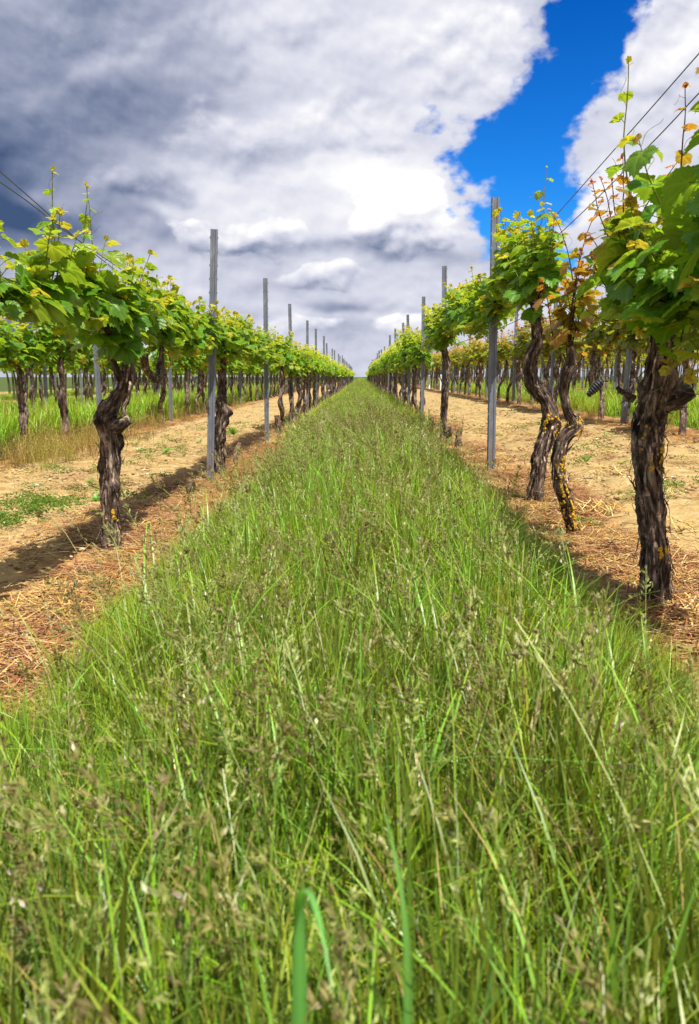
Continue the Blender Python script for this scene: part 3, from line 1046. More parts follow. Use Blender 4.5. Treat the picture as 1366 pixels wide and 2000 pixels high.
def trunk_mesh(mb, P, sides, rings, seed, rough=1.0, strips=0, tint=(1, 1, 1)):
    """gnarled trunk: swept, furrowed along its length, with peeling strips of bark. P rows: x,y,z,r"""
    r = np.random.default_rng(seed)
    C = spline(P, rings)
    pts, rad0 = C[:, :3], np.maximum(C[:, 3], 0.006)
    tg = unit(np.gradient(pts, axis=0))
    a = unit(np.cross(tg, np.array([0.05, 1, 0.02]))); b = np.cross(tg, a)
    th = np.arange(sides) / sides * 2 * math.pi
    L = np.concatenate([[0], np.cumsum(np.linalg.norm(np.diff(pts, axis=0), axis=1))])
    cs, sn = np.cos(th)[None], np.sin(th)[None]
    tw = L[:, None] * 0.5
    u = np.stack([np.broadcast_to(np.cos(th[None] + tw) * 3.4, (rings, sides)), np.broadcast_to(np.sin(th[None] + tw) * 3.4, (rings, sides)), np.broadcast_to(L[:, None] * 5.0, (rings, sides))], -1)
    ridge = np.abs(fbm(u * np.array([2.0, 2.0, 1.5]) + seed, 3, seed) - 0.5) * 2
    knob = fbm(u * np.array([0.5, 0.5, 1.1]) + seed * 3.1, 3, seed + 5) - 0.5
    fine = fbm(u * np.array([4, 4, 4.5]), 3, seed + 9) - 0.5
    for _k in range(int(7 * rough)):
        kt, ka = r.uniform(0.1, 0.95) * L[-1], r.uniform(0, 6.283)
        da = np.angle(np.exp(1j * (th[None] - ka)))
        knob = knob + r.uniform(0.25, 0.6) * np.exp(-((L[:, None] - kt) / (0.022 + 0.02 * r.uniform())) ** 2 - (da / 0.55) ** 2)
    R = rad0[:, None] * (0.80 + rough * (0.55 * (0.26 - ridge) + 0.85 * knob + 0.55 * fine))
    ring = pts[:, None] + R[..., None] * (cs[..., None] * a[:, None] + sn[..., None] * b[:, None])
    i = np.arange(rings - 1)[:, None] * sides; j = np.arange(sides)[None]; j2 = (j + 1) % sides
    q = np.stack([i + j, i + sides + j, i + sides + j2, i + j2], -1).reshape(-1, 4)
    st = np.stack([np.broadcast_to(cs * rad0[:, None], R.shape), np.broadcast_to(sn * rad0[:, None], R.shape), np.broadcast_to(L[:, None], R.shape)], -1) + seed * 0.37
    mb.add(ring.reshape(-1, 3), q, None, tint, st.reshape(-1, 3))
    for k in (0, rings - 1):
        ids = np.arange(sides)
        mb.add(np.concatenate([ring[k], pts[k:k + 1]]), None, np.stack([np.full(sides, sides), ids, (ids + 1) % sides], -1), tint, np.concatenate([st[k], st[k, :1]]))
    for s in range(strips):
        k0 = r.integers(2, max(3, rings - 8)); ln = int(r.integers(5, max(7, rings // 7)))
        k1 = min(rings - 2, k0 + ln)
        jj = r.integers(0, sides)
        ks = np.arange(k0, k1 + 1)
        w = r.uniform(0.002, 0.009)
        t = np.linspace(0, 1, len(ks))
        if r.uniform() < 0.5:
            t = t[::-1]
        nrm = unit(ring[ks, jj] - pts[ks])
        lift = 0.003 + r.uniform(0.003, 0.030) * t ** 1.8
        c = ring[ks, jj] + nrm * lift[:, None]
        tan = unit(np.cross(tg[ks], nrm))
        ww = (w * (1 - 0.6 * t) * (0.7 + 0.6 * r.uniform(size=len(t))))[:, None]
        th_ = nrm * 0.0016
        v = np.stack([c - tan * ww, c + tan * ww, c + tan * ww - th_, c - tan * ww - th_], 1)
        m = len(ks)
        n0 = np.arange(m - 1)[:, None] * 4 + np.arange(4)[None]
        n1 = np.arange(m - 1)[:, None] * 4 + (np.arange(4)[None] + 1) % 4
        qq = np.stack([n0, n1, n1 + 4, n0 + 4], -1).reshape(-1, 4)
        sst = np.repeat(st[ks, jj][:, None], 4, 1) + r.uniform(0, 0.3)
        mb.add(v.reshape(-1, 3), qq, None, np.array(tint) * r.uniform(0.6, 1.7), sst.reshape(-1, 3))
    return ring, pts, L


def put_lichen(mb, ring, pts, zlo, zhi, az, spread, n, seed, size=0.011):
    """ruffled discs of lichen on the trunk's skin; az: the side it grows on (world angle)"""
    r = np.random.default_rng(seed)
    zz = pts[:, 2]
    ks = np.nonzero((zz >= zlo) & (zz <= zhi))[0]
    if not len(ks):
        return
    for _ in range(int(n * 3.4)):
        k = int(r.choice(ks))
        d = ring[k] - pts[k]
        want = az + r.normal(0, spread)
        j = int(np.argmax(d @ np.array([math.cos(want), math.sin(want), 0])))
        c = ring[k, j]; nm = unit(d[j] + r.normal(0, 0.008, 3))
        s = size * 0.55 * r.uniform(0.35, 1.3)
        t1 = unit(np.cross(nm, np.array([0.1, 0.2, 1.0]))); t2 = np.cross(nm, t1)
        m = 12
        a = np.arange(m) / m * 6.2832
        rim = s * (1 + 0.45 * r.normal(0, 0.5, m))
        v = [c + nm * 0.0022]
        for f, h in ((0.7, 0.0022), (1.0, 0.0004)):
            v += [c + (math.cos(x) * t1 + math.sin(x) * t2) * q * f + nm * (h + r.normal(0, 0.0012)) for x, q in zip(a, rim)]
        tri = [[0, 1 + i, 1 + (i + 1) % m] for i in range(m)]
        quad = [[1 + i, 1 + m + i, 1 + m + (i + 1) % m, 1 + (i + 1) % m] for i in range(m)]
        mb.add(np.array(v), quad, tri)


def make_vine(loc, trunk, arms, lod, seed, pal='green', leaf=0.082, spacing=0.055, Lr=(0.22, 0.5), extra=None, droop=0.35, strips=0, lichen=None, head=4, stubs=(), width=0.40, node=0.055):
    """grapevine > trunk, arm (each), foliage, lichen. Everything in local metres round the foot"""
    r = np.random.default_rng(seed)
    root = empty('grapevine', loc)
    sides, rings = {'hi': (44, 150), 'mid': (16, 40), 'low': (8, 16)}[lod]
    mb = MB()
    ring, pts, L = trunk_mesh(mb, trunk, sides, rings, seed, 1.0, strips)
    for s in stubs:
        trunk_mesh(mb, s, max(8, sides // 2), max(10, rings // 5), seed + 3, 0.8, strips // 12)
    mb.build('trunk', M_BARK, root)
    fol = MB()
    top = np.array(trunk[-1][:3])
    starts = []
    for A in arms:
        am = MB()
        _, ap, al = trunk_mesh(am, A, max(6, sides // 3), max(8, rings // 4), seed + 17, 0.5, strips // 10)
        am.build('arm', M_BARK, root)
        s = 0.06
        while s < al[-1]:
            if np.interp(s / al[-1], np.linspace(0, 1, len(A)), [a_[3] for a_ in A]) < 0.0175:
                starts.append(np.array([np.interp(s, al, ap[:, k]) for k in range(3)]))
            s += spacing * r.uniform(0.6, 1.4)
        starts.append(ap[-1])
    starts += [top + r.normal(0, 0.03, 3) for _ in range(head)]
    for p in starts:
        hang = r.uniform() < droop
        d0 = np.array([r.normal(0, width), r.normal(0, 0.30), 1.0])
        Ls = r.uniform(*Lr)
        if hang:
            d0 = np.array([r.normal(0, 0.7), r.normal(0, 0.6), r.uniform(-0.9, 0.4)])
            Ls = r.uniform(0.10, 0.24)
        shoot(fol, r, lod, p, d0, Ls, leaf, pal, node, 0.02, lod == 'hi' and not hang and r.uniform() < 0.3)
    for e in (extra or ()):
        shoot(fol, r, lod, e[0], e[1], e[2], e[3], e[4] if len(e) > 4 else pal, e[5] if len(e) > 5 else node, 0.02, lod == 'hi')
    fol.build('foliage', M_LEAF, root)
    if lichen:
        for q in lichen:
            lm = MB()
            put_lichen(lm, ring, pts, *q)
            lm.build('lichen', M_LICHEN, root)
    return root


def generic(seed, lod, pal, tall, sparse=1.0):
    """a vine of the far rows: crooked trunk, two bowed canes along the wire"""
    r = np.random.default_rng(seed)
    h = r.uniform(0.80, 0.92)
    T = [(0, 0, -0.05, 0.055), (r.normal(0, .012), r.normal(0, .012), 0.15, 0.042)]
    x = y = 0.0
    for z in (0.32, 0.48, 0.64):
        x += r.normal(0, 0.035); y += r.normal(0, 0.045)
        T.append((x, y, z, r.uniform(0.036, 0.06)))
    T.append((x + r.normal(0, .03), y + r.normal(0, .04), h, 0.042))
    T.append((x + r.normal(0, .03), y + r.normal(0, .04), h + 0.10, 0.024))
    T = [(a_, b_, c_, d_ * 0.82) for a_, b_, c_, d_ in T]
    tx, ty, tz, _ = T[-1]
    arms = []
    for s in (-1, 1):
        k = r.uniform(0.03, 0.14)
        arms.append([(tx, ty, tz - 0.03, 0.016), (tx * .6, ty + s * 0.20, tz + k, 0.011), (0, ty + s * 0.42, tz + k * 0.8, 0.009), (0, ty + s * 0.64, tz + 0.0, 0.007)])
    sp = {'hi': 0.038, 'mid': 0.036, 'low': 0.042}[lod] / sparse
    return make_vine((0, 0, 0), T, arms, lod, seed, pal, 0.095 if lod != 'low' else 0.108, sp, (0.24 + tall, 0.50 + tall * 1.3), droop=0.36, strips=0, width=0.34, node=0.055 if lod != 'low' else 0.07)


ORD = 'first second third fourth fifth sixth seventh eighth ninth tenth eleventh twelfth thirteenth fourteenth fifteenth sixteenth seventeenth eighteenth nineteenth twentieth'.split()
GV = 'grapevines along the trellis rows'
GP = 'steel trellis posts'


# --- hero vines, each with the shape of its own trunk
def hero_vines():
    # row on the right hand of the grass
    t = make_vine((1.0, 2.54, gz(1, 2.54)),
                  [(0.01, 0, -0.05, .062), (-.002, 0, .06, .054), (-.012, 0, .20, .046), (-.03, 0, .33, .045), (-.05, 0, .46, .050), (-.06, 0, .58, .056), (-.05, 0, .68, .058), (-.038, 0, .78, .050), (-.03, .01, .88, .042), (-.03, .02, .98, .03)],
                  [[(-.03, .02, .94, .022), (-.02, .14, 1.04, .014), (0, .26, 1.12, .011), (-.02, .42, 1.12, .008)], [(-.03, 0, .95, .024), (-.0, -.22, 1.02, .015), (.0, -.45, 1.03, .012), (0, -.7, 1.0, .009)]],
                  'hi', 501, 'deep', 0.108, 0.032, (0.18, 0.40), droop=0.48, strips=150, head=8, width=0.40,
                  stubs=[[(-.03, 0, .68, .040), (.02, -.02, .70, .030), (.065, -.03, .725, .022)], [(-.11, 0, .70, .012), (-.15, -.01, .72, .006), (-.17, -.01, .74, .003)]],
                  lichen=[(.46, .62, -1.6, .45, 9, 61, .012), (.18, .21, -1.0, .2, 2, 62, .014), (.44, .47, -.3, .2, 3, 63)],
                  extra=[((-.12, .05, 1.22), (-.10, .0, 1), .50, .062, 'green', .10), ((-.02, .0, 1.22), (-.06, .05, 1), .42, .055, 'red', .10), ((.02, -.3, 1.15), (-.1, 0, 1), .58, .075, 'deep'), ((-.05, .30, 1.15), (-.25, .1, 1), .42, .065, 'red', .07), ((.0, .5, 1.1), (-.2, .1, 1), .45, .07, 'bronze'), ((-.02, -.45, 1.1), (-.2, 0, .9), .36, .10, 'deep'), ((-.02, -.2, 1.0), (-.6, -.3, .3), .28, .11, 'deep'), ((-.02, .0, .95), (-.6, -.5, .2), .28, .11, 'deep'), ((-.08, -.45, 1.08), (-.18, 0, 1), .46, .115, 'deep'), ((-.06, -.55, 1.05), (-.2, 0, 1), .46, .115, 'deep'), ((-.05, .2, 1.0), (-.8, -.1, .1), .26, .10, 'deep'), ((-.05, .1, 1.05), (-.8, -.3, .4), .28, .11, 'deep'), ((-.05, -.1, 1.2), (-.6, -.3, .6), .3, .11, 'deep'), ((-.05, -.25, 1.0), (-.7, -.2, .0), .24, .11, 'deep'), ((-.05, -.12, .98), (-.5, -.6, -.2), .26, .105, 'deep'), ((.02, -.15, 1.0), (.1, -.7, -.1), .28, .11, 'deep'), ((.05, -.2, 1.0), (.4, -.6, -.2), .26, .105, 'deep'), ((-.03, -.05, .96), (-.2, -.8, -.3), .22, .10, 'deep'), ((0, -.3, 1.0), (-.3, -.5, -.4), .24, .10, 'deep'), ((-.05, .15, .98), (-.8, -.2, -.3), .24, .10, 'deep'), ((.05, -.45, 1.0), (.2, -.4, -.5), .22, .11, 'deep'), ((.0, -.30, .98), (.1, -.3, -1), .22, .105, 'deep'), ((-.05, -.35, .96), (-.2, -.3, -1), .20, .105, 'deep'), ((.06, -.28, .98), (.3, -.3, -1), .24, .105, 'deep'), ((-.04, -.2, .95), (-.4, -.3, -1), .22, .10, 'deep'), ((.08, -.4, 1.0), (.2, -.2, -1), .24, .11, 'deep')])
    tag(t, 'thickest dark shaggy grapevine trunk beside the grass, under a big canopy of dark leaves', 'grapevine', GV)
    t = make_vine((1.0, 3.53, gz(1, 3.53)),
                  [(0, 0, -.05, .03), (-.012, 0, .06, .027), (-.04, 0, .15, .028), (-.078, 0, .26, .030), (-.092, 0, .37, .028), (-.065, 0, .47, .030), (-.020, 0, .53, .032), (-.066, 0, .61, .021), (-.082, 0, .72, .024), (-.058, .0, .82, .025), (-.066, .0, .88, .016)],
                  [[(-.062, 0, .84, .012), (-.05, .05, 1.0, .009), (-.03, -.05, 1.12, .008), (0, -.25, 1.17, .007), (0.0, -.45, 1.16, .006)]],
                  'hi', 502, 'red', 0.062, 0.10, (0.20, 0.42), droop=0.15, strips=70, head=4, width=0.3,
                  lichen=[(.05, .30, -1.7, .5, 34, 71, .011), (.33, .39, -1.5, .4, 8, 72), (.50, .56, -1.0, .5, 10, 73), (.30, .4, -0.6, .3, 6, 74)],
                  extra=[((-.06, 0, .9), (-.15, .1, 1), .62, .055, 'red', .075), ((-.06, 0, .85), (.25, .1, 1), .66, .05, 'red', .075), ((-.02, .1, 1.05), (-.1, .1, 1), .48, .055, 'red', .08), ((-.05, .05, .85), (-.35, .1, .6), .25, .07, 'bronze')])
    tag(t, 'thin crooked grapevine with orange lichen and rust red young leaves beside the grass', 'grapevine', GV)
    t = make_vine((1.0, 4.41, gz(1, 4.41)),
                  [(0, 0, -.05, .056), (.005, 0, .05, .050), (.018, 0, .18, .044), (.032, 0, .31, .043), (.072, 0, .47, .046), (.05, 0, .60, .046), (-.03, 0, .70, .042), (-.045, 0, .83, .036), (-.012, 0, .93, .032), (-.026, 0, 1.06, .026), (-.03, 0.02, 1.14, .02)],
                  [[(-.03, 0.02, 1.10, .016), (-.04, .35, 1.26, .012), (-.02, .75, 1.28, .010), (0, 1.2, 1.22, .008), (0, 1.7, 1.18, .006), (0, 2.5, 1.14, .005)], [(-.03, 0, 1.10, .014), (-.02, -.10, 1.22, .010), (0, -.20, 1.22, .007)]],
                  'hi', 503, 'green', 0.096, 0.030, (0.24, 0.48), droop=0.42, strips=110, head=6, width=0.34,
                  lichen=[(.40, .53, -1.5, .4, 24, 81, .013)],
                  extra=[((-.02, .1, 1.45), (.05, 0, 1), .42, .055, 'green', .12), ((0, .9, 1.4), (-.1, .1, 1), .4, .06)])
    tag(t, 'grapevine with yellow lichen patch at mid trunk, bent twice, before the nearest post', 'grapevine', GV)
    # row on the left hand
    t = make_vine((-1.19, 3.6, gz(-1.19, 3.6)),
                  [(0, 0, -.05, .060), (-.002, 0, .06, .048), (-.004, 0, .18, .043), (0, 0, .34, .045), (.010, 0, .50, .046), (.004, 0, .60, .043), (.004, 0, .665, .049), (.055, 0, .735, .031), (.105, 0, .81, .033), (.118, .0, .90, .028), (.088, .0, .99, .020)],
                  [[(.105, .0, .88, .024), (.10, .14, .94, .020), (.06, .42, .94, .020), (.0, .74, .86, .022), (0, .92, .82, .028), (0, 1.02, .90, .026), (0, 1.10, 1.06, .014)], [(.09, 0, .98, .013), (.06, .25, 1.10, .011), (.02, .65, 1.12, .010), (0, 1.15, 1.08, .008), (0, 1.75, 1.06, .006)], [(.09, 0, .95, .018), (.05, -.2, 1.07, .014), (.0, -.5, 1.10, .012), (0, -.84, 1.06, .010)]],
                  'hi', 504, 'green', 0.098, 0.029, (0.17, 0.37), droop=0.44, strips=140, head=7, width=0.27,
                  stubs=[[(.03, 0, .60, .04), (.075, -.01, .62, .034), (.11, -.015, .64, .022)], [(.085, -.02, .82, .022), (.055, -.03, .90, .017), (.045, -.03, .95, .014)]],
                  lichen=[(.16, .22, -1.5, .4, 5, 91, .012)],
                  extra=[((0, -.50, 1.2), (.02, 0, 1), .42, .055, 'green', .10), ((0, -.25, 1.2), (.05, 0, 1), .42, .055, 'green', .10), ((0, -.1, 1.2), (.15, 0, 1), .45, .06, 'green', .09), ((.05, .35, 1.1), (0, 0, 1), .34, .065), ((.0, .8, 1.0), (0, 0, 1), .40, .07), ((.0, .55, 1.0), (.1, 0, 1), .34, .075), ((0, 1.1, 1.05), (.1, .3, .8), .4, .08), ((0, 1.1, 1.05), (-.1, .5, .8), .4, .08), ((0, .95, .95), (.2, .1, 1), .36, .08)])
    tag(t, 'dark grapevine with knotted elbow in its trunk, forking, standing by itself left of the grass', 'grapevine', GV)
    t = make_vine((-1.19, 2.35, gz(-1.19, 2.35)),
                  [(-.05, -.35, -.05, .055), (-.05, -.34, .3, .045), (-.03, -.3, .6, .05), (0, -.25, .85, .035), (0, -.2, .98, .02)],
                  [[(0, -.2, .95, .014), (0, .0, 1.06, .011), (0, .2, 1.08, .009), (0, .34, 1.04, .007)]],
                  'hi', 505, 'green', 0.092, 0.03, (0.16, 0.28), droop=0.4, strips=20, head=3, width=0.3)
    tag(t, 'vine of yellowish leaves cut by the picture edge, trunk out of view, left row', 'grapevine', GV)
    t = make_vine((-1.19, 6.44, gz(-1.19, 6.44)),
                  [(0, 0, -.05, .06), (-.003, 0, .06, .052), (0, 0, .22, .046), (.01, 0, .38, .058), (.04, 0, .55, .058), (.03, 0, .64, .050), (.035, 0, .72, .034), (.05, 0, .86, .030), (.06, 0, 1.0, .026)],
                  [[(.06, 0, .98, .016), (.04, .4, 1.12, .012), (.0, .9, 1.14, .010), (0, 1.5, 1.10, .008), (0, 2.1, 1.06, .006), (0, 3.0, 1.06, .005), (0, 4.2, 1.05, .005)], [(.06, 0, .98, .014), (.02, -.3, 1.08, .011), (0, -.7, 1.08, .008), (0, -1.15, 1.02, .006)]],
                  'hi', 506, 'green', 0.094, 0.026, (0.18, 0.36), droop=0.46, strips=80, head=6, width=0.34)
    tag(t, 'grapevine with peeling knobbly trunk immediately right of the nearest left-row post', 'grapevine', GV)
    t = make_vine((1.0, 9.15, gz(1, 9.15)),
                  [(0, 0, -.05, .05), (-.02, 0, .2, .040), (-.015, 0, .5, .045), (.02, 0, .8, .04), (-.02, 0, 1.0, .042), (-.05, 0, 1.12, .022)],
                  [[(-.05, 0, 1.08, .014), (-.03, .5, 1.22, .012), (0, 1.0, 1.22, .010), (0, 1.9, 1.14, .007)], [(-.04, 0, 1.08, .014), (-.02, -.5, 1.24, .012), (0, -1.2, 1.24, .010), (0, -2.1, 1.16, .007)]],
                  'mid', 507, 'green', 0.100, 0.028, (0.26, 0.48), droop=0.42, strips=10, head=8, width=0.36)
    tag(t, 'slim dark grapevine tight against the second steel post right of the grass', 'grapevine', GV)


hero_vines()

PROTO = {}


def proto(style, lod, k):
    key = (style, lod, k)
    if key not in PROTO:
        pal, tall, sparse = {'L': ('green', 0.0, 1.05), 'R': ('green', 0.16, 1.0), 'B': ('bronze', 0.05, 0.75), 'L2': ('green', 0.02, 0.95)}[style]
        PROTO[key] = [generic(900 + 37 * k + sum(map(ord, style)) * 3 + len(lod), lod, pal, tall, sparse), False]
    return PROTO[key]


POST_Y = {'L': [6.0 + 3.73 * k for k in range(40)], 'R': [5.88 + 3.37 * k for k in range(40)]}
ROWN = {('L', 0): 'the row left of the grass', ('R', 0): 'the row right of the grass', ('L', 1): 'the second row leftward', ('R', 1): 'the second row rightward', ('L', 2): 'the third row leftward', ('R', 2): 'the third row rightward', ('L', 3): 'the fourth row leftward', ('R', 3): 'the fourth row rightward', ('L', 4): 'the fifth row leftward', ('R', 4): 'the fifth row rightward'}
DISTANT = []


def place_rows():
    r = np.random.default_rng(71)
    own = {('L', 1): [7.55, 8.5, 10.9, 12.9, 14.9, 15.6], ('R', 1): [7.52, 9.33, 10.25, 12.3, 13.1], ('L', 0): [11.9, 12.9, 13.8], ('R', 0): [13.3, 14.3]}
    lim = {0: 74, 1: 52, 2: 44, 3: 38}
    for side, rows in (('L', ROWS_L), ('R', ROWS_R)):
        for k in range(8):
            rx = rows[k]
            ys = list(own.get((side, k), []))
            y = (ys[-1] if ys else max(5.0, abs(rx) / 0.47)) + 1.15
            while y < 118:
                ys.append(y)
                y += 1.15 * r.uniform(0.85, 1.15)
            posts = [p for p in POST_Y[side] if p > abs(rx) / (0.46 if side == 'L' else 0.43)]
            cnt = {}
            for y in ys:
                x = rx + r.normal(0, 0.03)
                if k > 3 or y > lim[k]:
                    if k <= 4 or y < 60:
                        DISTANT.append((x, y, side, k))
                    continue
                style = ('L' if side == 'L' else 'R') if k == 0 else ('L2' if side == 'L' else 'B')
                lod = 'mid' if y < 17 else 'low'
                if k == 1 and y < 9.5:
                    lod = 'mid'
                P = proto(style, lod, int(r.integers(0, 4)))
                loc = (x, y, gz(x, y))
                sc = (1, r.choice([-1, 1]) if False else 1, r.uniform(0.93, 1.07))
                rz = 0.0 if r.uniform() < 0.5 else math.pi
                rz += r.normal(0, 0.12)
                if not P[1]:
                    o = P[0]; o.location = loc; o.rotation_euler = (0, 0, rz); o.scale = sc
                    P[1] = True
                else:
                    o = copy_tree(P[0], loc, rz, sc)
                o.name = 'grapevine'
                pi = int(np.searchsorted(posts, y))
                row = ROWN[(side, k)]
                cnt[pi] = cnt.get(pi, 0) + 1
                c = cnt[pi]
                kind = {'L': 'leafy', 'R': 'leafy', 'L2': 'light green', 'B': 'bronze tinted'}[style]
                if pi == 0:
                    lab = '%s grapevine, %s one before the first post in %s' % (kind, ORD[c - 1], row)
                elif pi <= (12 if k == 0 else 7):
                    lab = '%s grapevine, %s beyond the %s post in %s' % (kind, ORD[c - 1], ORD[pi - 1], row)
                else:
                    lab = 'small distant %s grapevine far along %s' % (kind, row)
                tag(o, lab, 'grapevine', GV)


place_rows()


def distant_vines():
    V = []
    for k in range(3):
        for pal, sp in (('green', 1.0), ('bronze', 0.8)):
            mb = MB(); r = np.random.default_rng(1300 + k)
            trunk_mesh(mb, [(0, 0, -.05, .05), (r.normal(0, .03), 0, .4, .045), (r.normal(0, .03), r.normal(0, .05), .95, .03)], 6, 6, 5 + k, 0.5, 0, (0.07, 0.05, 0.04))
            for q in range(int(22 * sp)):
                p = np.array([r.normal(0, .05), r.uniform(-.6, .6), r.uniform(.92, 1.1)])
                d = np.array([r.normal(0, .4), r.normal(0, .3), 1.0]) if r.uniform() < 0.65 else np.array([r.normal(0, 1), r.normal(0, .5), 0.0])
                shoot(mb, r, 'low', p, d, r.uniform(.2, .45), 0.105, pal, 0.075)
            V.append(mb.mesh('distant_vine', M_LEAF))
    r = np.random.default_rng(5)
    A = np.array([(x, y) for x, y, s, k in DISTANT])
    idx = np.array([int(r.integers(0, 3)) * 2 + (1 if (s == 'R' and k > 0) else 0) for x, y, s, k in DISTANT])
    P = np.stack([A[:, 0], A[:, 1], ground_z(A[:, 0], A[:, 1])], -1)
    scatter('distant_vineyard', 'far grapevines merging into one green mass where the rows meet the horizon', V, P, r.choice([0, math.pi], len(P)), r.uniform(0.92, 1.08, len(P)), idx)


distant_vines()


# ------------------------------------------------------------------ trellis posts
def post_mesh(h):
    """rolled C profile with a ribbed web and hook notches along both lips"""
    w, d, t = 0.027, 0.019, 0.0022
    outer = [(-w, d), (-w, -d), (-0.012, -d), (-0.006, -d + 0.006), (0.006, -d + 0.006), (0.012, -d), (w, -d), (w, d), (w - 0.009, d)]
    inner = [(w - 0.009, d - t), (w - t, d - t), (w - t, -d + t), (0.013, -d + t), (0.007, -d + 0.006 + t), (-0.007, -d + 0.006 + t), (-0.013, -d + t), (-w + t, -d + t), (-w + t, d - t), (-w + 0.009, d - t), (-w + 0.009, d)]
    prof = np.array(outer + inner)
    n = len(prof)
    mb = MB()
    zs, bulge = [-0.3, 0.0], [0, 0]
    for z in np.arange(0.45, h - 0.03, 0.10):
        zs += [z, z + 0.004, z + 0.016, z + 0.018]; bulge += [0, 1, 1, 0]
    zs.append(h); bulge.append(0)
    v = []
    for z, b in zip(zs, bulge):
        for x, y in prof:
            v.append((x + (math.copysign(0.0055, x) * b if abs(x) > w - 0.004 and y < 0 else 0), y, z))
    v = np.array(v)
    q = [[k * n + i, k * n + (i + 1) % n, (k + 1) * n + (i + 1) % n, (k + 1) * n + i] for k in range(len(zs) - 1) for i in range(n)]
    mb.add(v, q)
    # the cut end of the sheet, strip by strip
    top = [(0, n - 1, n - 2, n - 3), (0, n - 3, n - 4, 1), (1, n - 4, n - 5, 2), (2, n - 5, n - 6, 3), (3, n - 6, n - 7, 4), (4, n - 7, n - 8, 5), (5, n - 8, n - 9, 6), (6, n - 9, n - 10, 7), (7, n - 10, n - 11, 8)]
    mb.q.append(np.array(top, np.int64) + (len(zs) - 1) * n)
    return mb


def posts():
    r = np.random.default_rng(44)
    pm, hm = {}, None
    protos = {}
    count = 0
    for side, rows in (('L', ROWS_L), ('R', ROWS_R)):
        for k in range(5):
            vis = [y for y in POST_Y[side] if y > abs(rows[k]) / (0.46 if side == 'L' else 0.43)]
            for i, y in enumerate(vis):
                if y > (110, 70, 50, 36, 30)[k]:
                    break
                x = rows[k] + (0 if (k == 0 and i < 4) else r.normal(0, 0.02))
                near = k == 0 and i < 4
                hh = 2.02 if not near else ({'L': [1.92, 2.02, 2.05, 2.04], 'R': [2.01, 1.99, 1.98, 1.96]}[side][i])
                hh = hh if near else r.choice([1.96, 2.02, 2.08])
                key = round(float(hh), 2)
                if key not in protos:
                    e = post_mesh(hh).build('trellis_post', M_ZINC, None, False)
                    protos[key] = [e, False]
                P = protos[key]
                loc = (x, y, gz(x, y))
                if P[1]:
                    o = copy_tree(P[0], loc)
                else:
                    o = P[0]; o.location = loc; P[1] = True
                o.name = 'trellis_post'
                lean = {('L', 0): (0, rad(2.7)), ('L', 1): (0, rad(0.5)), ('R', 0): (0, rad(-0.9)), ('R', 1): (0, rad(-1.1))}.get((side, i) if k == 0 else None, (r.normal(0, 0.012), r.normal(0, 0.012)))
                o.rotation_euler = (lean[0], lean[1], r.normal(0.1, 0.15))
                row = ROWN[(side, k)]
                if i == 0:
                    lab = 'grey ribbed steel post, nearest one in %s' % row
                elif i < (14 if k == 0 else 8):
                    lab = 'grey steel trellis post, %s from the camera in %s' % (ORD[i], row)
                else:
                    lab = 'tiny far grey steel post towards the end of %s' % row
                tag(o, lab, 'trellis post', GP)


posts()


# ------------------------------------------------------------------ trellis wires
def wire(pts, label, rr=0.0021):
    mb = MB()
    ribbon_tube(mb, spline(np.array(pts, float), max(12, len(pts) * 6)), rr, 6)
    tag(mb.build('trellis_wire', M_WIRE), label, 'wire', 'trellis wires')


def wires():
    xl, xr = -1.19, 1.0
    wire([(xl - .02, 1.2, 1.66), (xl - .02, 2.53, 1.50), (xl - .02, 3.7, 1.338), (xl, 4.6, 1.25), (xl + .03, 6.0, 1.17)], 'upper dark wire slanting down over the vines in the row left of the grass')
    wire([(xl + .01, 1.2, 1.50), (xl + .01, 2.64, 1.425), (xl + .01, 3.3, 1.362), (xl + .01, 4.5, 1.28), (xl + .02, 6.0, 1.19)], 'lower dark wire of the slanting pair over the row left of the grass')
    wire([(xl, 1.2, 1.16), (xl, 2.53, 1.127), (xl, 4.0, 1.07), (xl, 6.0, 1.02), (xl, 13, 1.02), (xl, 40, 1.02)], 'wire carrying the canes along the row left of the grass')
    wire([(xr, 1.2, 1.835), (xr, 2.27, 1.76), (xr, 3.16, 1.69), (xr, 4.93, 1.56), (xr, 5.88, 1.52)], 'upper dark wire slanting down across blue sky, row right of the grass')
    wire([(xr, 1.2, 1.70), (xr, 2.27, 1.643), (xr, 2.86, 1.59), (xr, 3.9, 1.517), (xr, 5.88, 1.43)], 'second dark wire slanting across the sky, row right of the grass')
    wire([(xr, 1.2, 1.26), (xr, 2.6, 1.235), (xr, 3.4, 1.22), (xr, 5.88, 1.14), (xr, 12.6, 1.14), (xr, 40, 1.14)], 'wire carrying the canes along the row right of the grass')
    wire([(xr, 1.2, .69), (xr, 2.27, .744), (xr, 3.37, .816), (xr, 4.5, .875), (xr, 5.88, .89), (xr, 12, .86), (xr, 30, .86)], 'low steel wire at trunk height along the row right of the grass', 0.0013)
    for side, x, z, n in (('L', -3.32, .66, 'second row leftward'), ('R', 3.13, .9, 'second row rightward')):
        wire([(x, 5.5, z), (x, 8.2, z), (x, 10, z + .03), (x, 20, z + .04), (x, 40, z + .04)], 'low steel wire at trunk height along the %s' % n, 0.0016)


wires()


# ------------------------------------------------------------------ stumps, stones, weeds and other single things
def stump(x, y, h, r0, lean, label, seed, tint=(1.5, 1.45, 1.4)):
    mb = MB()
    P = [(0, 0, -0.05, r0 * 1.25), (lean * .2, 0, h * .3, r0), (lean * .55, .0, h * .62, r0 * .9), (lean, 0, h, r0 * .8)]
    trunk_mesh(mb, P, 28, 36, seed, 1.1, 14, tint)
    tag(mb.build('vine_stump', M_BARK, None, True, (x, y, gz(x, y))), label, 'stump', 'cut vine stumps')


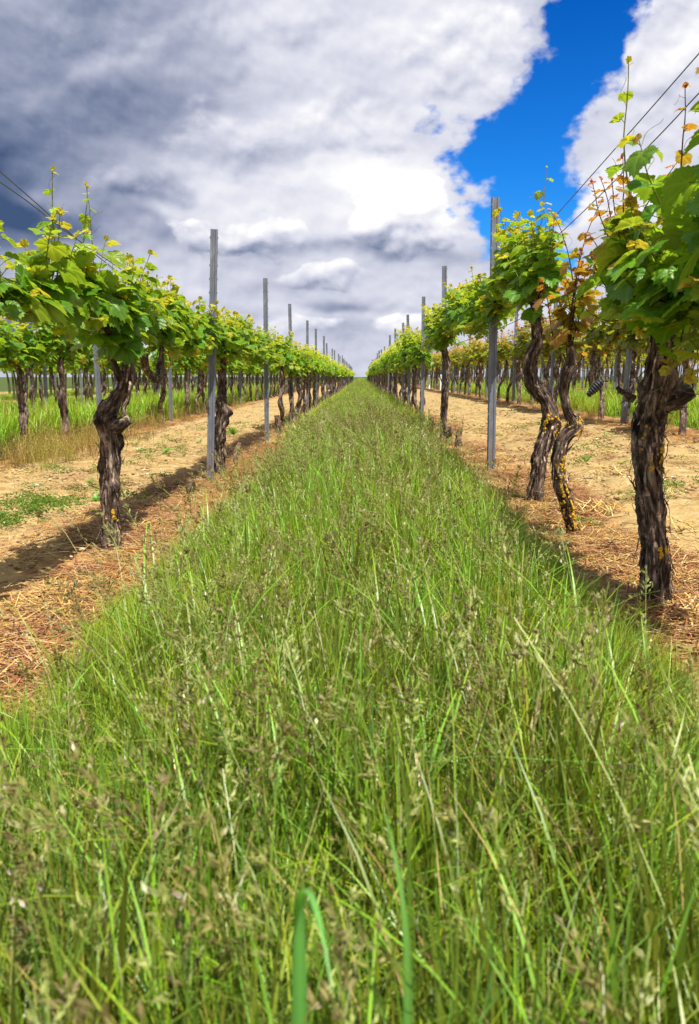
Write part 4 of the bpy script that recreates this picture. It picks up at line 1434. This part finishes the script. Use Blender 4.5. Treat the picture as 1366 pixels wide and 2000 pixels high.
stump(-1.19, 5.30, .11, .026, .01, 'short dark cut vine stump standing before the nearest left-row post', 31, (.8, .75, .7))
stump(-1.19, 7.20, .22, .024, .05, 'pale leaning vine stump beside the straw, past the nearest left-row post', 32, (2.2, 2.1, 2.0))
stump(1.0, 7.90, .21, .034, .01, 'pale upright vine stump between the first and second posts right of the grass', 33, (2.0, 1.9, 1.8))
stump(1.03, 8.95, .16, .034, .0, 'short dark stump at the foot of the second post right of the grass', 34, (.7, .65, .6))
stump(1.02, 10.9, .17, .03, -.02, 'small grey stump between the second and third posts right of the grass', 35)
stump(-1.19, 11.2, .28, .04, -.03, 'broken dark stump with shreds of bark before the vine cluster, left row', 36, (1, .9, .85))


def stone(x, y, s, label, seed):
    mb = MB(); mb.add(lump(seed, .55, .35, 1.0) * s, None, ICO_F)
    tag(mb.build('stone', M_STONE, None, False, (x, y, gz(x, y) + s * .3)), label, 'stone')


stone(-0.985, 3.32, .013, 'small white stone on the straw beside the knotted vine', 3)
stone(.93, 2.98, .016, 'pale stone at the grass edge near the lichen covered vine', 5)
stone(1.30, 2.25, .020, 'whitish flat stone beside the thickest trunk', 8)


def rosette(name, x, y, n, L, w, label, cat, seed, up=0.5, lobed=True, col=(0.10, 0.21, 0.03), group=None):
    """a low weed: long leaves from one crown, notched edges, bent over at the ends"""
    r = np.random.default_rng(seed)
    mb = MB()
    for k in range(n):
        az = r.uniform(0, 6.283); l = L * r.uniform(.5, 1.1); e = up * r.uniform(.5, 1.5)
        m = 11
        t = np.linspace(0, 1, m)
        hor = l * t * math.cos(min(1.3, e)); z = l * math.sin(min(1.3, e)) * t - l * .45 * t ** 2.4
        d = np.array([math.cos(az), math.sin(az)]); s = np.array([-d[1], d[0], 0])
        ww = w * np.sin(np.clip(t * 1.02, 0, 1) ** .75 * math.pi) ** .7 * l / L
        if lobed:
            ww = ww * (1 + .35 * np.where(np.arange(m) % 2, 1, -1))
        ww = np.maximum(ww, .0008)
        c = np.stack([d[0] * hor, d[1] * hor, z + .004], -1)
        v = np.stack([c - s * ww[:, None] + np.array([0, 0, .25]) * ww[:, None], c, c + s * ww[:, None] + np.array([0, 0, .25]) * ww[:, None]], 1)
        i0 = np.arange(m - 1)[:, None] * 3 + np.arange(2)[None]
        q = np.stack([i0, i0 + 1, i0 + 4, i0 + 3], -1).reshape(-1, 4)
        cc = np.array(col) * r.uniform(.75, 1.3)
        mid = np.ones((m, 3)); mid[:, 1] = 1.35
        mb.add(v.reshape(-1, 3), q, None, cc[None] * mid.reshape(-1)[:, None])
    return tag(mb.build(name, M_WEED, None, True, (x, y, gz(x, y))), label, cat, group)


WEEDS = [(-2.05, 8.05, 11, .14, .016, 'spiky green weed on bare soil seen between the first two left-row trunks', .7),
         (-2.35, 8.15, 9, .11, .015, 'lower green weed on bare soil beside the spiky one, left alley', .6),
         (-1.95, 9.3, 7, .10, .012, 'small upright weed alone on the left bare alley further back', .9),
         (1.78, 6.05, 10, .15, .018, 'bright broad leaved weed on bare soil between lichen vine and thickest trunk', .8),
         (1.95, 5.75, 8, .09, .014, 'small weed just right of the broad leaved one on bare soil', .6),
         (1.55, 6.6, 7, .08, .013, 'little weed near the base of the twice bent vine', .5),
         (1.10, 5.35, 9, .09, .014, 'leafy weed lying at the foot of the nearest post right of the grass', .4),
         (-1.75, 4.15, 8, .08, .010, 'tiny weed on the soil right of the knotted trunk', .7),
         (-1.72, 4.9, 10, .10, .012, 'feathery weed on the soil behind the knotted trunk', .8),
         (-2.0, 5.6, 10, .11, .012, 'weed tuft on the left bare alley, middle distance', .7),
         (2.35, 10.2, 9, .14, .016, 'weed tuft on the right bare alley beyond the first post', .5),
         (-1.75, 10.6, 14, .24, .020, 'large green weed clump on the left alley near the second post', .8)]
for q, (x, y, n, L, w, lab, up) in enumerate(WEEDS):
    rosette('weed', x, y, n, L, w, lab, 'weed', 600 + q, up, True, (.11, .23, .03), 'weeds on the bare alleys')

rosette('dock_plant', -.05, 1.10, 3, .30, .030, 'broad pale green dock leaf standing up among the tall grass', 'weed', 777, 1.25, False, (.16, .30, .05))
rosette('dandelion_plant', -.86, 2.35, 3, .16, .018, 'yellow green dandelion leaf standing at the straw edge of the grass', 'weed', 778, 1.2, False, (.30, .36, .04))


def ground_mats():
    """low creeping weeds: mats on the left alley and at the left edge of the second row"""
    V = []
    for k in range(4):
        r = np.random.default_rng(660 + k); mb = MB(); n = 60
        c = np.stack([r.normal(0, .05, n), r.normal(0, .05, n), r.uniform(.0, .045, n)], -1)
        diamonds(mb, c, r.normal(0, 1, (n, 3)) * np.array([1, 1, .35]), r.uniform(.012, .026, n), r.uniform(.006, .012, n), np.array([.14, .23, .03]) * r.uniform(.7, 1.35, (n, 1)) * np.ones((n, 3)), r)
        V.append(mb.mesh('creeping_weed', M_WEED))
    r = np.random.default_rng(8)
    X, Y = [], []
    for cx, cy, sx, sy, n in ((-2.05, 4.15, .10, .30, 34), (-1.98, 4.75, .14, .22, 34), (-1.85, 5.3, .16, .2, 10), (-2.3, 6.2, .3, .4, 12), (-1.5, 4.6, .1, .3, 8), (2.2, 4.6, .25, .12, 12), (1.9, 4.0, .3, .3, 8), (-2.2, 9, .4, 1.5, 26), (2.2, 9, .4, 2, 22), (-1.9, 12, .3, 2, 20), (.55, 2.0, .1, .4, 12), (-.75, 2.1, .06, .5, 12)):
        X.append(r.normal(cx, sx, n)); Y.append(r.normal(cy, sy, n))
    X, Y = np.concatenate(X), np.concatenate(Y)
    n = len(X)
    scatter('ground_cover', 'low green creeping weeds in mats on the bare soil', V, np.stack([X, Y, ground_z(X, Y)], -1), r.uniform(0, 6.28, n), r.uniform(.6, 1.15, n), r.integers(0, 4, n))


ground_mats()


def dry_weeds():
    V = []
    for k in range(4):
        r = np.random.default_rng(690 + k); n = 42; mb = MB()
        a = r.uniform(0, 6.28, n); rr = .12 * np.sqrt(r.uniform(0, 1, n))
        base = np.stack([rr * np.cos(a), rr * np.sin(a), np.full(n, -.01)], -1)
        h = r.uniform(.10, .34, n)
        mixk = r.uniform(size=(n, 1))
        c1 = np.array([.40, .24, .07]) * mixk + np.array([.30, .30, .07]) * (1 - mixk)
        cc = blades(mb, base, h, np.full(n, .003), r.uniform(0, 6.28, n), np.abs(r.normal(.15, .2, n)), np.abs(r.normal(.1, .3, n)), c1 * .6, c1, 4, None, None, .4)
        tips = cc[:, 2:].reshape(-1, 3)
        tips = tips[r.uniform(size=len(tips)) < .8]
        m = len(tips)
        diamonds(mb, tips + r.normal(0, .012, (m, 3)), r.normal(0, 1, (m, 3)), r.uniform(.008, .02, m), r.uniform(.004, .009, m), (np.array([.42, .26, .08]) * .6 + .4 * np.array([.25, .28, .06])) * r.uniform(.6, 1.3, (m, 1)) * np.ones((m, 3)), r)
        V.append(mb.mesh('dry_weed', M_DRY))
    r = np.random.default_rng(13)
    X, Y = [], []
    for cx, cy, sx, sy, n in ((-3.15, 7.6, .25, .8, 60), (-3.35, 9.2, .25, .7, 40), (-3.4, 11.5, .2, 1.5, 24), (-1.0, 7.0, .12, .35, 7), (-.92, 7.8, .1, .5, 8), (-1.0, 11.2, .2, .5, 10), (3.2, 12, .15, 4, 40), (-3.4, 16, .2, 4, 30), (5.1, 13, .2, 4, 30)):
        X.append(r.normal(cx, sx, n)); Y.append(r.normal(cy, sy, n))
    X, Y = np.concatenate(X), np.concatenate(Y)
    n = len(X)
    scatter('dry_weeds', 'withered tawny weeds at the feet of the vines', V, np.stack([X, Y, ground_z(X, Y)], -1), r.uniform(0, 6.28, n), np.where(X > -2, .6, 1.0) * r.uniform(.6, 1.1, n), r.integers(0, 4, n))


dry_weeds()


def broad_blade(x, y, h, w, az, lean, fold, label, seed):
    """one wide grass blade with a keel, bent over near its end"""
    mb = MB()
    m = 26
    t = np.linspace(0, 1, m)
    L = h * (1.35 if fold else 1.1)
    ang = np.where(t < .72, lean * t, lean * .72 + (t - .72) / .28 * (2.6 if fold else .5))
    seg = L / (m - 1)
    hor = np.concatenate([[0], np.cumsum(np.sin(ang[:-1]) * seg)]); z = np.concatenate([[0], np.cumsum(np.cos(ang[:-1]) * seg)])
    d = np.array([math.cos(az), math.sin(az), 0]); s = np.array([-d[1], d[0], 0])
    c = d * hor[:, None] + np.array([0, 0, 1]) * z[:, None]
    ww = (w * .5 * np.clip((1 - t) * 2.2, 0.03, 1) ** .8)[:, None]
    nrm = np.stack([d[0] * -np.cos(ang), d[1] * -np.cos(ang), np.sin(ang)], -1)
    v = np.stack([c - s * ww + nrm * ww * .25, c, c + s * ww + nrm * ww * .25], 1)
    i0 = np.arange(m - 1)[:, None] * 3 + np.arange(2)[None]
    q = np.stack([i0, i0 + 1, i0 + 4, i0 + 3], -1).reshape(-1, 4)
    col = np.array([.11, .27, .055]) * np.linspace(.9, 1.15, m)[:, None]
    mb.add(v.reshape(-1, 3), q, None, (col[:, None] * np.array([[.85, .85, .85], [1.3, 1.25, 1.2], [.95, .95, .95]])[None]).reshape(-1, 3))
    tag(mb.build('grass_blade', M_WEED, None, True, (x, y, gz(x, y))), label, 'grass blade')


broad_blade(-.045, .50, .40, .0135, -1.3, .04, True, 'wide green grass blade folded over at its top, nearest the camera', 1)
broad_blade(.040, .52, .43, .0125, 2.2, .05, False, 'long straight wide grass blade pointing up, right of the folded one', 2)


def vine_guard(x, y, label):
    mb = MB()
    n = 16
    a = np.arange(n) / n * 6.2832
    for rr, flip in ((.055, False), (.052, True)):
        v = np.concatenate([np.stack([rr * np.cos(a), rr * np.sin(a), np.full(n, z)], -1) for z in (0, .62)])
        q = [[i, (i + 1) % n, n + (i + 1) % n, n + i] for i in range(n)]
        if flip:
            q = [x_[::-1] for x_ in q]
        mb.add(v, q)
    v = np.concatenate([np.stack([rr * np.cos(a), rr * np.sin(a), np.full(n, .62)], -1) for rr in (.055, .052)])
    mb.add(v, [[i, (i + 1) % n, n + (i + 1) % n, n + i] for i in range(n)])
    tag(mb.build('vine_guard', M_WHITE, None, True, (x, y, gz(x, y))), label, 'vine guard', 'white vine guards')


vine_guard(3.05, 35.0, 'white plastic vine guard tube seen past the third post right of the grass')
vine_guard(3.2, 31.5, 'smaller white vine guard tube beside the taller one, second row rightward')


def tensioner():
    e = empty('wire_tensioner', (1.0, 3.25, .795))
    mb = MB()
    # slack strap wound round its own tail: a tapered spindle with wraps
    u = np.linspace(0, 1, 10)
    ax = np.stack([-.055 * u, -.0 * u, -.012 - .062 * u], -1)
    ribbon_tube(mb, ax, .010 + .007 * np.sin(np.clip(u * 1.1, 0, 1) * math.pi), 12)
    mb.build('spindle', M_BLACK, e)
    wb = MB()
    t = np.linspace(0, 1, 120)
    cc = np.stack([-.052 * t, 0 * t, -.014 - .056 * t], -1)
    k = .012 + .007 * np.sin(np.clip(t * 1.1, 0, 1) * math.pi)
    n1 = unit(np.array([.06, 0, -.055])); n2 = np.array([0, 1.0, 0])
    hel = cc + (n1 * np.cos(t * 44)[:, None] + n2 * np.sin(t * 44)[:, None]) * k[:, None]
    ribbon_tube(wb, hel, .0026, 5)
    wb.build('winding', M_BLACK, e)
    lp = MB()
    a = np.linspace(0, 6.28, 20)
    ribbon_tube(lp, np.stack([.016 + .016 * np.cos(a), .006 * np.sin(a), -.004 + .012 * np.sin(a)], -1), .003, 6)
    lp.build('loop', M_BLACK, e)
    tag(e, 'black wound wire tensioner hanging on the low wire beside the thickest trunk', 'wire tensioner')


tensioner()


def clock(x, y, h, label, seed):
    """dandelion clock: stem and a ball of fine seed threads"""
    r = np.random.default_rng(seed)
    e = empty('dandelion_clock', (x, y, gz(x, y)))
    st = MB(); ribbon_tube(st, [(0, 0, 0), (.01, 0, h * .5), (0, 0, h)], .002, 5, (.2, .25, .06)); st.build('stem', M_GRASS, e)
    hd = MB(); n = 260
    d = unit(r.normal(0, 1, (n, 3)))
    diamonds(hd, d * .02 + np.array([0, 0, h]), np.cross(d, r.normal(0, 1, (n, 3))), np.full(n, .012), np.full(n, .004), np.full((n, 3), .8), r)
    hd.build('seed_head', M_DRY, e)
    tag(e, label, 'dandelion', 'dandelion clocks')


clock(-.74, 18.0, .50, 'white dandelion clock at the left edge of the grass far off', 1)
clock(.80, 14.5, .48, 'white dandelion clock at the right edge of the grass far off', 2)


def twigs():
    V = []
    for k in range(4):
        r = np.random.default_rng(720 + k); mb = MB()
        L = r.uniform(.08, .25)
        p = np.cumsum(np.concatenate([[[0, 0, .008]], np.stack([np.full(6, L / 6), r.normal(0, .010, 6), r.normal(0, .003, 6)], -1)]), 0)
        ribbon_tube(mb, p, np.linspace(.005, .002, 7), 6)
        ribbon_tube(mb, [p[3], p[3] + np.array([.03, .03, .006]), p[3] + np.array([.06, .04, .004])], .0022, 5)
        V.append(mb.mesh('twig', M_TWIG))
    r = np.random.default_rng(14)
    X, Y = [], []
    for rx in (-1.19, 1.0):
        for y0, y1, d in ((1.3, 8, 14), (8, 20, 5)):
            x, y = strip_points(r, rx - .4, rx + .4, y0, y1, d)
            X.append(x); Y.append(y)
    X, Y = np.concatenate(X), np.concatenate(Y); n = len(X)
    scatter('pruned_twigs', 'dry pruned twigs scattered on the strips under the vines', V, np.stack([X, Y, ground_z(X, Y) + .012], -1), r.uniform(0, 6.28, n), r.uniform(.6, 1.2, n), r.integers(0, 4, n))


twigs()

# prototypes that no row used are removed
for P in PROTO.values():
    if not P[1]:
        for ch in list(P[0].children):
            bpy.data.objects.remove(ch)
        bpy.data.objects.remove(P[0])
